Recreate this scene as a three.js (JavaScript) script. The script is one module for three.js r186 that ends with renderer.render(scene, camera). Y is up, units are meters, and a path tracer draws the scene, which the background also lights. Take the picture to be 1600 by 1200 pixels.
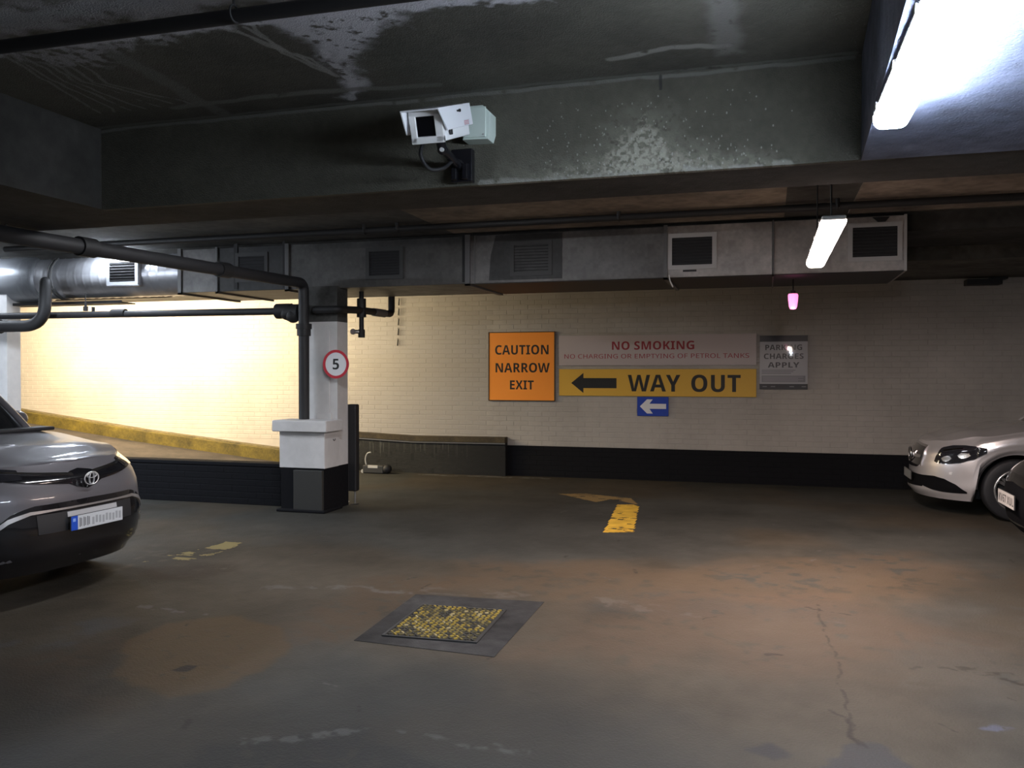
import * as THREE from 'three';
import { RoundedBoxGeometry } from 'three/addons/geometries/RoundedBoxGeometry.js';
import { mergeGeometries } from 'three/addons/utils/BufferGeometryUtils.js';
import { RectAreaLightUniformsLib } from 'three/addons/lights/RectAreaLightUniformsLib.js';
import { FontLoader } from 'three/addons/loaders/FontLoader.js';
import { TextGeometry } from 'three/addons/geometries/TextGeometry.js';

// ------------------------------------------------------------------ camera, lights, exposure
const scene = new THREE.Scene();
scene.background = new THREE.Color(0x000000);
const camera = new THREE.PerspectiveCamera(2 * Math.atan(600 / 1340) * 180 / Math.PI, 4 / 3, 0.05, 60);
camera.rotation.order = 'YXZ';
camera.position.set(0, 1.6, 0);
camera.rotation.y = 16.62 * Math.PI / 180;
camera.rotation.x = -0.77 * Math.PI / 180;
scene.add(camera);
const renderer = new THREE.WebGLRenderer({ antialias: true });
renderer.toneMapping = THREE.LinearToneMapping;
renderer.toneMappingExposure = 4.0;
renderer.shadowMap.enabled = true;
RectAreaLightUniformsLib.init();
// lamps: [light colour (linear), area-light radiance, diffuser emission]
const COOL = { color: [0.76, 0.86, 1.0], light: 1, glow: 60 };
const WARM = { color: [1.0, 0.80, 0.71], light: 40, glow: 8 };
const LEFT = { color: [0.80, 0.88, 1.0], light: 40, glow: 44 };
const OVER_FILL = { color: [0.80, 0.88, 1.0], light: 20, glow: 34 };  // unseen lamps added to brighten the silver duct and its collar
const MID_FILL = { color: [0.93, 0.95, 1.0], light: 7, glow: 17.5 };  // unseen lamp added to light the casing front and the column
const RAMP = { color: [1.0, 0.80, 0.52], light: 95, glow: 18 };
const RAMP_FAR = { color: [1.0, 0.83, 0.52], light: 34, glow: 8 };
const BACK_FILL = { color: [0.93, 0.95, 1.0], light: 2, glow: 20 };  // fill lamps added behind the camera
const PINK = { color: [1.0, 0.2, 0.48], glow: 0.42 };

// ------------------------------------------------------------------ helpers
let seed = 12345;
const rnd = () => { seed = (seed * 1664525 + 1013904223) >>> 0; return seed / 4294967296; };
const rr = (a, b) => a + (b - a) * rnd();
const lerp = (a, b, t) => a + (b - a) * t;
const clamp = (x, a = 0, b = 1) => Math.min(b, Math.max(a, x));
const sstep = (a, b, x) => { const t = clamp((x - a) / (b - a)); return t * t * (3 - 2 * t); };
const V = (x, y, z) => new THREE.Vector3(x, y, z);
const used = {};
function numbered(n) { const k = (used[n] = (used[n] ?? -1) + 1); return k ? n + '_' + String(k).padStart(3, '0') : n; }
function tag(o, label, category, group, kind) {
  if (label) o.userData.label = label;
  if (category) o.userData.category = category;
  if (group) o.userData.group = group;
  if (kind) o.userData.kind = kind;
  return o;
}
function thing(name, label, category, pos = [0, 0, 0], turn = 0, group) {
  const o = new THREE.Group(); o.name = numbered(name); o.position.set(...pos); o.rotation.y = turn;
  scene.add(o); return tag(o, label, category, group);
}
function clean(g) {
  let q = g.index ? g.toNonIndexed() : g;
  for (const k of Object.keys(q.attributes)) if (!['position', 'normal', 'uv'].includes(k)) q.deleteAttribute(k);
  if (!q.attributes.normal) q.computeVertexNormals();
  if (!q.attributes.uv) boxUV(q);
  return q;
}
const join = (list) => (Array.isArray(list) ? (list.length === 1 ? list[0] : mergeGeometries(list.map(clean))) : list);
function part(name, geos, material, parent, label) {
  const m = new THREE.Mesh(join(geos), material); m.name = numbered(name); m.castShadow = m.receiveShadow = true;
  (parent ?? scene).add(m); if (label) m.userData.label = label; return m;
}
function struct(name, geos, material, parent) { const m = part(name, geos, material, parent); m.userData.kind = 'structure'; return m; }
// uv in metres, by the dominant axis of each triangle
function boxUV(g) {
  const q = g.index ? g.toNonIndexed() : g, p = q.attributes.position, uv = new Float32Array(p.count * 2), a = V(), b = V(), c = V(), n = V();
  for (let i = 0; i < p.count; i += 3) {
    a.fromBufferAttribute(p, i); b.fromBufferAttribute(p, i + 1); c.fromBufferAttribute(p, i + 2);
    n.subVectors(b, a).cross(c.clone().sub(a)); const x = Math.abs(n.x), y = Math.abs(n.y), z = Math.abs(n.z);
    [a, b, c].forEach((v, k) => { const [s, t] = x > y && x > z ? [v.z, v.y] : y > z ? [v.x, v.z] : [v.x, v.y]; uv[(i + k) * 2] = s; uv[(i + k) * 2 + 1] = t; });
  }
  q.setAttribute('uv', new THREE.BufferAttribute(uv, 2)); return q;
}
const mv = (g, x = 0, y = 0, z = 0, rx = 0, ry = 0, rz = 0) => { if (rx) g.rotateX(rx); if (ry) g.rotateY(ry); if (rz) g.rotateZ(rz); g.translate(x, y, z); return g; };
// box given by its extents
const slab = (x0, x1, y0, y1, z0, z1) => boxUV(mv(new THREE.BoxGeometry(Math.abs(x1 - x0), Math.abs(y1 - y0), Math.abs(z1 - z0)), (x0 + x1) / 2, (y0 + y1) / 2, (z0 + z1) / 2));
const rbox = (w, h, d, x = 0, y = 0, z = 0, r = 0.006) => mv(new RoundedBoxGeometry(w, h, d, 2, Math.min(r, w / 2.1, h / 2.1, d / 2.1)), x, y, z);
const rod = (a, b, r, n = 14) => { const d = b.clone().sub(a), g = new THREE.CylinderGeometry(r, r, d.length(), n); g.applyQuaternion(new THREE.Quaternion().setFromUnitVectors(V(0, 1, 0), d.clone().normalize())); const c = a.clone().add(b).multiplyScalar(0.5); g.translate(c.x, c.y, c.z); return g; };
function pipe(points, r, bend = 0.09, n = 16, open = false) {
  const pts = points.map((p) => V(...p)), path = new THREE.CurvePath(); let at = pts[0].clone();
  for (let i = 1; i < pts.length; i++) {
    const end = i === pts.length - 1, d = pts[i].clone().sub(pts[i - 1]), L = d.length(); d.normalize();
    const stop = end ? pts[i] : pts[i].clone().addScaledVector(d, -Math.min(bend, L / 2));
    path.add(new THREE.LineCurve3(at.clone(), stop.clone()));
    if (!end) { const e = pts[i + 1].clone().sub(pts[i]), M = e.length(); e.normalize(); const out = pts[i].clone().addScaledVector(e, Math.min(bend, M / 2)); path.add(new THREE.QuadraticBezierCurve3(stop.clone(), pts[i].clone(), out.clone())); at = out; }
  }
  const L = path.getLength(), tube = new THREE.TubeGeometry(path, Math.min(260, Math.max(8, Math.ceil(L / 0.035))), r, n, false);
  const caps = (open ? [pts[0]] : [pts[0], pts.at(-1)]).map((p) => { const g = new THREE.SphereGeometry(r, n, 8); g.translate(p.x, p.y, p.z); return g; });
  return mergeGeometries([clean(tube), ...caps.map(clean)]);
}
const extrude = (pts, depth, bevel = 0) => { const s = new THREE.Shape(pts.map((p) => new THREE.Vector2(...p))); return new THREE.ExtrudeGeometry(s, { depth, bevelEnabled: bevel > 0, bevelSize: bevel, bevelThickness: bevel, bevelSegments: 2, curveSegments: 16 }); };

// ---- noise and textures
const hash = (x, y, s) => { let h = Math.imul(x, 374761393) ^ Math.imul(y, 668265263) ^ Math.imul(s, 2147483647 ^ 0x5bd1e995); h = Math.imul(h ^ (h >>> 13), 1274126177); return ((h ^ (h >>> 16)) >>> 0) / 4294967296; };
function vnoise(x, y, s, period = 0) {
  const ix = Math.floor(x), iy = Math.floor(y), fx = x - ix, fy = y - iy, u = fx * fx * (3 - 2 * fx), v = fy * fy * (3 - 2 * fy);
  const w = (i) => (period ? ((i % period) + period) % period : i);
  const x0 = w(ix), x1 = w(ix + 1), y0 = w(iy), y1 = w(iy + 1);
  return lerp(lerp(hash(x0, y0, s), hash(x1, y0, s), u), lerp(hash(x0, y1, s), hash(x1, y1, s), u), v);
}
function fbm(x, y, s, oct = 4, period = 0) { let a = 0.5, t = 0, n = 0; for (let i = 0; i < oct; i++) { t += a * vnoise(x, y, s + i, period); n += a; a *= 0.5; x *= 2; y *= 2; period *= 2; } return t / n; }
function tile(size, fn, srgb = true) {
  const d = new Uint8Array(size * size * 4);
  for (let j = 0; j < size; j++) for (let i = 0; i < size; i++) { const c = fn(i / size, j / size), o = (j * size + i) * 4; d[o] = c[0]; d[o + 1] = c[1]; d[o + 2] = c[2]; d[o + 3] = 255; }
  const t = new THREE.DataTexture(d, size, size); t.wrapS = t.wrapT = THREE.RepeatWrapping; t.magFilter = THREE.LinearFilter; t.minFilter = THREE.LinearMipmapLinearFilter; t.generateMipmaps = true;
  if (srgb) t.colorSpace = THREE.SRGBColorSpace; t.needsUpdate = true; return t;
}
const rep = (t, sx, sy = sx) => { const c = t.clone(); c.repeat.set(sx, sy); c.needsUpdate = true; return c; };
const grey = (v) => { v = clamp(v, 0, 255); return [v, v, v]; };
const concreteT = tile(1024, (u, v) => { const a = fbm(u * 6, v * 6, 3, 6, 6), b = fbm(u * 40, v * 40, 9, 3, 40); return grey(255 * (0.62 + 0.5 * (a - 0.5) + 0.22 * (b - 0.5) + 0.16)); });
const grainT = tile(1024, (u, v) => { const a = fbm(u * 120, v * 120, 21, 3, 120), b = fbm(u * 14, v * 14, 5, 4, 14); return grey(255 * (0.5 * a + 0.5 * b)); }, false);
const galvT = tile(512, (u, v) => { const a = fbm(u * 24, v * 24, 31, 3, 24), b = fbm(u * 4, v * 4, 37, 4, 4); return grey(255 * (0.8 + 0.14 * (a - 0.5) + 0.2 * (b - 0.5))); });
const galvR = tile(512, (u, v) => { const a = fbm(u * 10, v * 10, 41, 5, 10); return grey(255 * (0.62 + 0.25 * (a - 0.5))); }, false);

const plasterT = tile(512, (u, v) => { const a = fbm(u * 5, v * 5, 43, 5, 5), b = fbm(u * 30, v * 30, 47, 3, 30); return grey(255 * (0.93 + 0.1 * (a - 0.5) + 0.05 * (b - 0.5))); });
const mat = (c, roughness = 0.8, metalness = 0, o = {}) => { const m = new THREE.MeshPhysicalMaterial({ roughness, metalness, ...o }); Array.isArray(c) ? m.color.setRGB(...c) : m.color.set(c); return m; };
const concrete = (c, o = {}) => mat(c, 0.92, 0, { map: rep(concreteT, 0.4), bumpMap: rep(grainT, 1.1), bumpScale: 0.004, ...o });

function canvasTex(w, h, draw) {
  const c = document.createElement('canvas'); c.width = w; c.height = h; draw(c.getContext('2d'), w, h);
  const t = new THREE.CanvasTexture(c); t.colorSpace = THREE.SRGBColorSpace; t.magFilter = THREE.LinearFilter; return t;
}
// a colour field in metres, with stains of a shape of their own, baked to a texture
class Field {
  constructor(w, h, x0, x1, y0, y1) { Object.assign(this, { w, h, x0, x1, y0, y1, d: new Float32Array(w * h * 3) }); }
  each(bb, fn) {
    const { w, h, x0, x1, y0, y1 } = this, i0 = Math.max(0, Math.floor((bb[0] - x0) / (x1 - x0) * w)), i1 = Math.min(w - 1, Math.ceil((bb[1] - x0) / (x1 - x0) * w)), j0 = Math.max(0, Math.floor((bb[2] - y0) / (y1 - y0) * h)), j1 = Math.min(h - 1, Math.ceil((bb[3] - y0) / (y1 - y0) * h));
    for (let j = j0; j <= j1; j++) for (let i = i0; i <= i1; i++) fn(lerp(x0, x1, (i + 0.5) / w), lerp(y0, y1, (j + 0.5) / h), (j * w + i) * 3);
  }
  fill(fn) { this.each([this.x0, this.x1, this.y0, this.y1], (x, y, o) => { const c = fn(x, y); this.d[o] = c[0]; this.d[o + 1] = c[1]; this.d[o + 2] = c[2]; }); }
  blend(o, c, a) { for (let k = 0; k < 3; k++) this.d[o + k] = lerp(this.d[o + k], c[k], a); }
  // polygon stain: feathered, its edge broken up by noise; grit keeps only part of the inside
  stain(poly, c, alpha, feather = 0.1, wob = 0.1, freq = 6, grit = 0, s = 77) {
    const xs = poly.map((p) => p[0]), ys = poly.map((p) => p[1]), pad = feather + wob + 0.05;
    this.each([Math.min(...xs) - pad, Math.max(...xs) + pad, Math.min(...ys) - pad, Math.max(...ys) + pad], (x, y, o) => {
      let inside = false, dist = 1e9;
      for (let i = 0, j = poly.length - 1; i < poly.length; j = i++) {
        const [ax, ay] = poly[i], [bx, by] = poly[j];
        if (ay > y !== by > y && x < (bx - ax) * (y - ay) / (by - ay) + ax) inside = !inside;
        const dx = bx - ax, dy = by - ay, t = clamp(((x - ax) * dx + (y - ay) * dy) / (dx * dx + dy * dy + 1e-9)); dist = Math.min(dist, Math.hypot(x - ax - t * dx, y - ay - t * dy));
      }
      const sd = (inside ? dist : -dist) + wob * (fbm(x * freq, y * freq, s, 4) - 0.5) * 2;
      let a = sstep(-feather, feather, sd); if (a <= 0) return;
      if (grit) a *= sstep(grit - 0.12, grit + 0.12, fbm(x * freq * 3, y * freq * 3, s + 5, 4));
      this.blend(o, c, a * alpha);
    });
  }
  line(pts, width, c, alpha, wob = 0.02, freq = 8, s = 5, grit = 0) {
    const xs = pts.map((p) => p[0]), ys = pts.map((p) => p[1]), pad = width + wob * 2;
    this.each([Math.min(...xs) - pad, Math.max(...xs) + pad, Math.min(...ys) - pad, Math.max(...ys) + pad], (x, y, o) => {
      const X = x + wob * 2 * (fbm(x * freq, y * freq, s, 3) - 0.5), Y = y + wob * 2 * (fbm(x * freq + 9, y * freq, s + 3, 3) - 0.5); let dist = 1e9;
      for (let i = 1; i < pts.length; i++) { const [ax, ay] = pts[i - 1], dx = pts[i][0] - ax, dy = pts[i][1] - ay, t = clamp(((X - ax) * dx + (Y - ay) * dy) / (dx * dx + dy * dy + 1e-9)); dist = Math.min(dist, Math.hypot(X - ax - t * dx, Y - ay - t * dy)); }
      let a = 1 - sstep(width * 0.4, width, dist); if (a <= 0) return;
      if (grit) a *= sstep(grit - 0.1, grit + 0.1, fbm(x * freq * 2, y * freq * 2, s + 8, 4));
      this.blend(o, c, a * alpha);
    });
  }
  texture() { // linear reflectances to sRGB bytes
    const { w, h, d } = this, b = new Uint8Array(w * h * 4), f = (v) => { v = clamp(v); return 255 * (v <= 0.0031308 ? 12.92 * v : 1.055 * Math.pow(v, 1 / 2.4) - 0.055); };
    for (let i = 0; i < w * h; i++) { b[i * 4] = f(d[i * 3]); b[i * 4 + 1] = f(d[i * 3 + 1]); b[i * 4 + 2] = f(d[i * 3 + 2]); b[i * 4 + 3] = 255; }
    const t = new THREE.DataTexture(b, w, h); t.colorSpace = THREE.SRGBColorSpace; t.magFilter = THREE.LinearFilter; t.wrapS = t.wrapT = THREE.MirroredRepeatWrapping; t.needsUpdate = true; return t;
  }
}
function planarUV(g, fu, fv) { const p = g.attributes.position, uv = new Float32Array(p.count * 2), v = V(); for (let i = 0; i < p.count; i++) { v.fromBufferAttribute(p, i); uv[i * 2] = fu(v); uv[i * 2 + 1] = fv(v); } g.setAttribute('uv', new THREE.BufferAttribute(uv, 2)); return g; }

// depth d in front of the camera runs along -z
const WALL = 12.75, CEIL = 3.18, SOFFIT = 2.66, BEAM = 4.6, BEAM_BACK = 5.16;
const XL = -16, XR = 9, REAR = 6;

// ------------------------------------------------------------------ floor
const F = new Field(2048, 2048, -8, 6, 0, 13);
F.fill((x, d) => {
  const a = fbm(x * 0.55, d * 0.55, 11, 5), b = fbm(x * 2.2 + 4, d * 1.4, 17, 5), c = fbm(x * 11, d * 9, 23, 4), sw = fbm(x * 0.9, d * 3.2, 29, 4);
  let v = 0.05 * (1 + 0.6 * (a - 0.5) + 0.5 * (b - 0.5) + 0.3 * (c - 0.5) + 0.35 * (sw - 0.5));
  const w = sstep(0.42, 0.62, fbm(x * 0.5 + 7, d * 0.5, 51, 4));   // browner and greyer zones of the screed
  return [v * lerp(1.0, 1.16, w), v * lerp(0.98, 0.97, w), v * lerp(0.86, 0.72, w)];
});
const fs = (p, c, al, fe, wo, fr, gr, s) => F.stain(p, c, al, fe, wo, fr, gr, s);
fs([[-3.66, 4.24], [-3.67, 4.6], [-3.36, 4.88], [-2.9, 4.72], [-2.62, 4.3], [-2.61, 3.72], [-2.83, 3.54], [-3.3, 3.72]], [0.076, 0.053, 0.030], 0.85, 0.035, 0.07, 5, 0.2, 3);
fs([[-3.5, 3.6], [-3.66, 4.2], [-3.9, 4.3], [-4.0, 3.7], [-3.4, 3.3], [-2.9, 3.4]], [0.064, 0.046, 0.032], 0.6, 0.15, 0.15, 4, 0.35, 4);
fs([[-2.45, 4.6], [-2.3, 5.75], [-2.2, 6.3], [-2.9, 6.1], [-3.0, 5.2], [-2.8, 4.5]], [0.074, 0.050, 0.031], 0.6, 0.15, 0.2, 4, 0.35, 5);
fs([[-2.6, 5.8], [-0.9, 5.9], [0.6, 6.3], [1.8, 7.3], [1.2, 8.2], [-0.6, 7.2], [-2.4, 6.8]], [0.100, 0.068, 0.042], 0.5, 0.3, 0.35, 3, 0.35, 6);  // brown screed, brightened with the warm lamp's pool of light
fs([[-1.4, 4.6], [0.3, 4.9], [1.2, 5.6], [0.5, 6.6], [-1.0, 6.0]], [0.095, 0.065, 0.044], 0.5, 0.3, 0.3, 3, 0.3, 7);  // more of that lamp pool, mixed into brown screed
fs([[0.6, 4.7], [1.9, 5.0], [1.7, 5.7], [0.8, 5.6]], [0.068, 0.060, 0.048], 0.6, 0.06, 0.16, 5, 0.42, 8);
fs([[0.05, 3.0], [0.3, 3.94], [0.46, 3.95], [0.7, 3.5], [0.6, 2.9]], [0.034, 0.034, 0.035], 0.8, 0.02, 0.06, 7, 0, 9);
fs([[-0.08, 3.75], [0.02, 3.84], [0.1, 3.76], [0.03, 3.66]], [0.024, 0.024, 0.026], 0.8, 0.02, 0.03, 9, 0, 10);
fs([[-2.3, 3.1], [-1.75, 3.48], [-1.2, 3.2], [-1.1, 2.7], [-2.2, 2.6]], [0.018, 0.019, 0.021], 0.75, 0.08, 0.12, 5, 0.25, 11);
fs([[-5.4, 6.6], [-5.2, 5.0], [-4.6, 4.8], [-4.3, 5.6], [-4.6, 6.6]], [0.020, 0.018, 0.014], 0.6, 0.3, 0.3, 2.5, 0.3, 12);
fs([[-4.9, 5.9], [-4.3, 6.3], [-4.0, 5.9], [-4.5, 5.5]], [0.030, 0.020, 0.013], 0.7, 0.15, 0.2, 4, 0.3, 13);
fs([[-3.0, 2.4], [-2.7, 3.5], [-2.0, 4.1], [-0.9, 4.3], [0.0, 3.7], [0.1, 2.6]], [0.026, 0.0265, 0.025], 0.7, 0.4, 0.3, 2.5, 0, 31);  // this and the next two: broad darkening painted against strong lamp light
fs([[-4.6, 2.6], [-4.6, 3.4], [-3.4, 3.6], [-2.8, 3.0], [-2.6, 2.4]], [0.028, 0.028, 0.026], 0.65, 0.4, 0.3, 2.5, 0, 32);
fs([[1.4, 5.4], [1.2, 7.2], [2.4, 8.0], [3.4, 7.0], [2.8, 5.4]], [0.045, 0.037, 0.026], 0.6, 0.3, 0.3, 2.5, 0.3, 33);
F.line([[-3.55, 5.6], [-2.9, 5.78], [-2.5, 5.72]], 0.06, [0.120, 0.112, 0.100], 0.6, 0.08, 7, 3, 0.52);
F.line([[-4.25, 4.95], [-3.9, 4.85], [-3.55, 4.83]], 0.035, [0.112, 0.108, 0.104], 0.6, 0.05, 9, 4, 0.48);
F.line([[-2.4, 5.85], [-1.3, 5.9], [-0.5, 5.75]], 0.1, [0.120, 0.104, 0.088], 0.5, 0.12, 6, 6, 0.56);
F.line([[-6.0, 3.4], [-4.3, 3.9], [-3.9, 4.4]], 0.25, [0.064, 0.068, 0.074], 0.4, 0.25, 3, 8, 0.45);
F.line([[-2.2, 3.2], [-1.6, 3.5], [-1.0, 3.45]], 0.05, [0.088, 0.088, 0.084], 0.5, 0.06, 9, 9, 0.55);
F.line([[-5.2, 12.45], [-4.3, 12.5], [-3.2, 12.52]], 0.1, [0.144, 0.140, 0.128], 0.75, 0.05, 5, 12, 0.42);
F.line([[0.336, 6.24], [0.338, 5.77], [0.364, 5.31], [0.389, 5.03], [0.363, 4.81], [0.376, 4.41], [0.365, 4.17], [0.347, 4.02], [0.374, 3.93]], 0.012, [0.014, 0.012, 0.011], 0.5, 0.03, 8, 14, 0.4);
F.line([[0.30, 4.3], [0.365, 4.15], [0.34, 4.02], [0.42, 3.93]], 0.02, [0.012, 0.011, 0.010], 0.5, 0.04, 9, 15, 0.35);
F.line([[0.2, 6.2], [0.36, 6.12], [0.55, 6.02]], 0.016, [0.020, 0.016, 0.014], 0.6, 0.05, 9, 16, 0.5);
fs([[-3.08, 3.86], [-3.04, 3.96], [-2.97, 3.98], [-2.98, 3.88]], [0.016, 0.016, 0.017], 0.8, 0.012, 0.02, 14, 0, 17);
fs([[0.9, 4.27], [0.98, 4.33], [1.06, 4.33], [0.99, 4.25]], [0.080, 0.084, 0.112], 0.8, 0.015, 0.03, 14, 0.35, 18);
F.line([[0.0, 5.05], [0.07, 5.08]], 0.02, [0.028, 0.020, 0.016], 0.7, 0.03, 12, 19);
F.line([[0.75, 5.05], [1.3, 5.15]], 0.05, [0.024, 0.021, 0.017], 0.7, 0.12, 7, 20, 0.55);
F.line([[1.05, 5.1], [1.35, 4.85]], 0.04, [0.024, 0.021, 0.017], 0.7, 0.12, 8, 22, 0.55);
for (let i = 0; i < 46; i++) { const x = rr(-5, 3), d = rr(3.2, 10), l = rr(0.03, 0.16), an = rr(0, 6.3), dark = rnd() < 0.6; F.line([[x, d], [x + l * Math.cos(an), d + l * Math.sin(an)]], rr(0.008, 0.02), dark ? [0.018, 0.016, 0.014] : [0.1, 0.096, 0.09], 0.6, 0.03, 11, i, 0.4); }
const floorTex = F.texture();
const floorMat = mat([1, 1, 1], 0.72, 0, { map: floorTex, bumpMap: rep(grainT, 14 * 0.9, 13 * 0.9), bumpScale: 0.004, specularIntensity: 0.3 });
struct('floor', [planarUV(slab(XL, XR, -0.25, 0, REAR, -WALL - 0.2), (v) => (v.x + 8) / 14, (v) => -v.z / 13)], floorMat);

// ------------------------------------------------------------------ back wall: bricks on a backing
const cream = mat([0.70, 0.655, 0.56], 0.62, 0, { map: rep(plasterT, 0.35), bumpMap: rep(grainT, 1.6), bumpScale: 0.0012 });
cream.color.setRGB(0.46, 0.425, 0.38);
const creamDark = cream.clone(); creamDark.color.setRGB(0.45, 0.415, 0.37);
const black = mat([0.006, 0.0062, 0.008], 0.8, 0, { specularIntensity: 0.35, bumpMap: rep(grainT, 1.6), bumpScale: 0.003 });
const whitePaint = mat([0.78, 0.77, 0.76], 0.6, 0, { bumpMap: rep(grainT, 1.3), bumpScale: 0.002, map: rep(plasterT, 0.5) });
const BW = 0.225, BH = 0.075;
function frustum(w, h, dz, s = 0.004) { // raised face of one brick, chamfered, on z = 0
  const X = w / 2, Y = h / 2, x = X - s, y = Y - s, P = [], q = (a, b, c, d) => P.push(...a, ...b, ...c, ...a, ...c, ...d);
  const A = [-X, -Y, 0], B = [X, -Y, 0], C = [X, Y, 0], D = [-X, Y, 0], a = [-x, -y, dz], b = [x, -y, dz], c = [x, y, dz], d = [-x, y, dz];
  q(a, b, c, d); q(A, B, b, a); q(B, C, c, b); q(C, D, d, c); q(D, A, a, d); q(A, D, C, B);
  const g = new THREE.BufferGeometry(); g.setAttribute('position', new THREE.Float32BufferAttribute(P, 3)); g.computeVertexNormals(); return boxUV(g);
}
// single: bricks wanted one by one; returns nothing, adds children to the wall
function brickwork(wall, x0, x1, y0, y1, z, material, single, limit, name) {
  const forms = [0.0028, 0.0034, 0.0024, 0.003].map((dz) => frustum(BW - 0.007, BH - 0.007, dz)), rest = []; let n = 0;
  for (let r = 0; y0 + (r + 0.5) * BH < y1; r++) for (let c = -1; x0 + c * BW < x1; c++) {
    let a = x0 + c * BW + (r % 2 ? BW / 2 : 0), b = a + BW; a = Math.max(a, x0); b = Math.min(b, x1); if (b - a < 0.05) continue;
    const x = (a + b) / 2, y = y0 + (r + 0.5) * BH, whole = b - a > BW - 0.001, f = forms[Math.floor(rnd() * 4)];
    if (single && n < limit && single(x, y)) { const m = new THREE.Mesh(whole ? f : frustum(b - a - 0.007, BH - 0.007, 0.0028), Array.isArray(material) ? material[n % material.length] : material); m.name = numbered('brick'); m.position.set(x, y, z); m.rotation.z = rr(-0.004, 0.004); m.castShadow = m.receiveShadow = true; wall.add(m); n++; }
    else { const g = (whole ? f.clone() : frustum(b - a - 0.007, BH - 0.007, 0.0028)); g.translate(x, y, z); rest.push(g); }
  }
  if (rest.length) { const m = part(name, [mergeGeometries(rest)], Array.isArray(material) ? material[0] : material, wall); boxUV(m.geometry); m.userData.kind = 'stuff'; }
}
const DADO = 0.47;
const wallBack = struct('wall_back', [slab(XL, XR, 0, CEIL, -WALL, -WALL - 0.25)], cream);
brickwork(wallBack, -13.9, 4.6, DADO, 2.87, -WALL, [cream, creamDark, cream], (x, y) => x > -6.5 && x < -4.15, 300, 'brickwork');
const dado = struct('trim_1', [slab(-6.6, 5, 0, DADO, -WALL, -WALL + 0.012)], black);
brickwork(dado, -3.85, 3.2, 0.02, DADO, -WALL + 0.012, black, null, 0, 'dado_brickwork');
struct('wall_left', [slab(XL - 0.25, XL, 0, CEIL, REAR, -WALL)], whitePaint);
struct('wall_right', [slab(XR, XR + 0.25, 0, CEIL, REAR, -WALL)], whitePaint);
struct('wall_front', [slab(XL, XR, 0, CEIL, REAR, REAR + 0.25)], concrete([0.2, 0.2, 0.2]));

// ------------------------------------------------------------------ ceiling and beams
const soot = concrete([0.13, 0.125, 0.11]), sootDark = concrete([0.075, 0.072, 0.066]), lampBlue = concrete([0.28, 0.32, 0.47]);  // the blue one has the near lamp's glow put into its colour
const C = new Field(1800, 1100, -4.3, 0.8, 1.6, 4.7);
C.fill((x, d) => {
  const a = fbm(x * 0.8, d * 0.8, 61, 5), b = fbm(x * 5, d * 5, 67, 4), c = fbm(x * 26, d * 26, 71, 3), v = 0.085 * (1 + 0.9 * (a - 0.5) + 0.4 * (b - 0.5) + 0.25 * (c - 0.5));
  return [v, v * 0.96, v * 0.78];
});
const lime = [0.46, 0.46, 0.5], pale = [0.13, 0.128, 0.118];
C.stain([[-4.2, 2.85], [-3.0, 2.93], [-2.2, 2.96], [-1.4, 3.0], [-1.4, 3.24], [-2.6, 3.18], [-4.2, 3.16]], [0.36, 0.36, 0.38], 0.9, 0.07, 0.12, 9, 0.2, 3);
C.line([[-4.2, 3.3], [-3.1, 3.33], [-2.5, 3.35], [-1.9, 3.37], [-1.3, 3.41], [-0.9, 3.5]], 0.085, lime, 0.9, 0.08, 13, 5, 0.26);
C.stain([[-3.75, 3.3], [-3.5, 3.6], [-3.3, 3.68], [-2.9, 3.45], [-2.4, 3.4], [-2.4, 3.3]], lime, 0.5, 0.06, 0.12, 9, 0.45, 11);
C.stain([[-2.2, 3.33], [-2.1, 3.72], [-2.12, 4.0], [-2.2, 4.25], [-2.3, 4.46], [-2.16, 4.3], [-2.04, 4.04], [-1.9, 3.82], [-1.74, 3.65], [-1.5, 3.5], [-1.1, 3.42], [-1.1, 3.3]], lime, 0.9, 0.06, 0.1, 9, 0.34, 7);
C.line([[-2.1, 3.8], [-2.16, 4.2], [-2.31, 4.5]], 0.035, lime, 0.8, 0.03, 9, 8, 0.3);
for (let i = 0; i < 4; i++) C.line([[-2.25 - i * 0.05, 3.42], [-2.3 + i * 0.03, 3.75 + i * 0.04], [-2.2, 4.12]], 0.016, [0.24, 0.24, 0.23], 0.75, 0.03, 6, 40 + i, 0.3);
for (let i = 0; i < 7; i++) C.line([[-3.62 + i * 0.045, 3.36], [-3.75 + i * 0.05, 3.7 + i * 0.03], [-3.9 + i * 0.11, 4.3]], 0.014, [0.22, 0.22, 0.21], 0.7, 0.04, 5, 20 + i, 0.33);
C.line([[-3.4, 4.33], [-2.6, 4.31], [-1.75, 4.4]], 0.045, [0.17, 0.168, 0.155], 0.8, 0.03, 5, 30, 0.28);
C.line([[-3.1, 3.5], [-3.15, 3.97], [-3.2, 4.5]], 0.07, [0.15, 0.148, 0.138], 0.75, 0.04, 5, 31, 0.3);
C.line([[-0.76, 4.3], [-0.45, 4.23], [-0.2, 4.27]], 0.035, [0.26, 0.255, 0.24], 0.8, 0.03, 6, 32, 0.33);
C.stain([[-0.27, 3.6], [-0.25, 4.4], [-0.12, 4.4], [-0.13, 3.6]], [0.17, 0.165, 0.155], 0.8, 0.03, 0.04, 6, 0.25, 33);
C.stain([[-1.3, 3.3], [-0.5, 3.35], [0.1, 3.3], [0.1, 2.9], [-1.3, 3.0]], [0.24, 0.24, 0.24], 0.6, 0.08, 0.14, 6, 0.42, 34);
C.line([[-4.15, 4.56], [-2, 4.56], [0.4, 4.56]], 0.03, [0.15, 0.148, 0.135], 0.8, 0.02, 6, 35, 0.25);
const ceilTex = C.texture();
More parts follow.
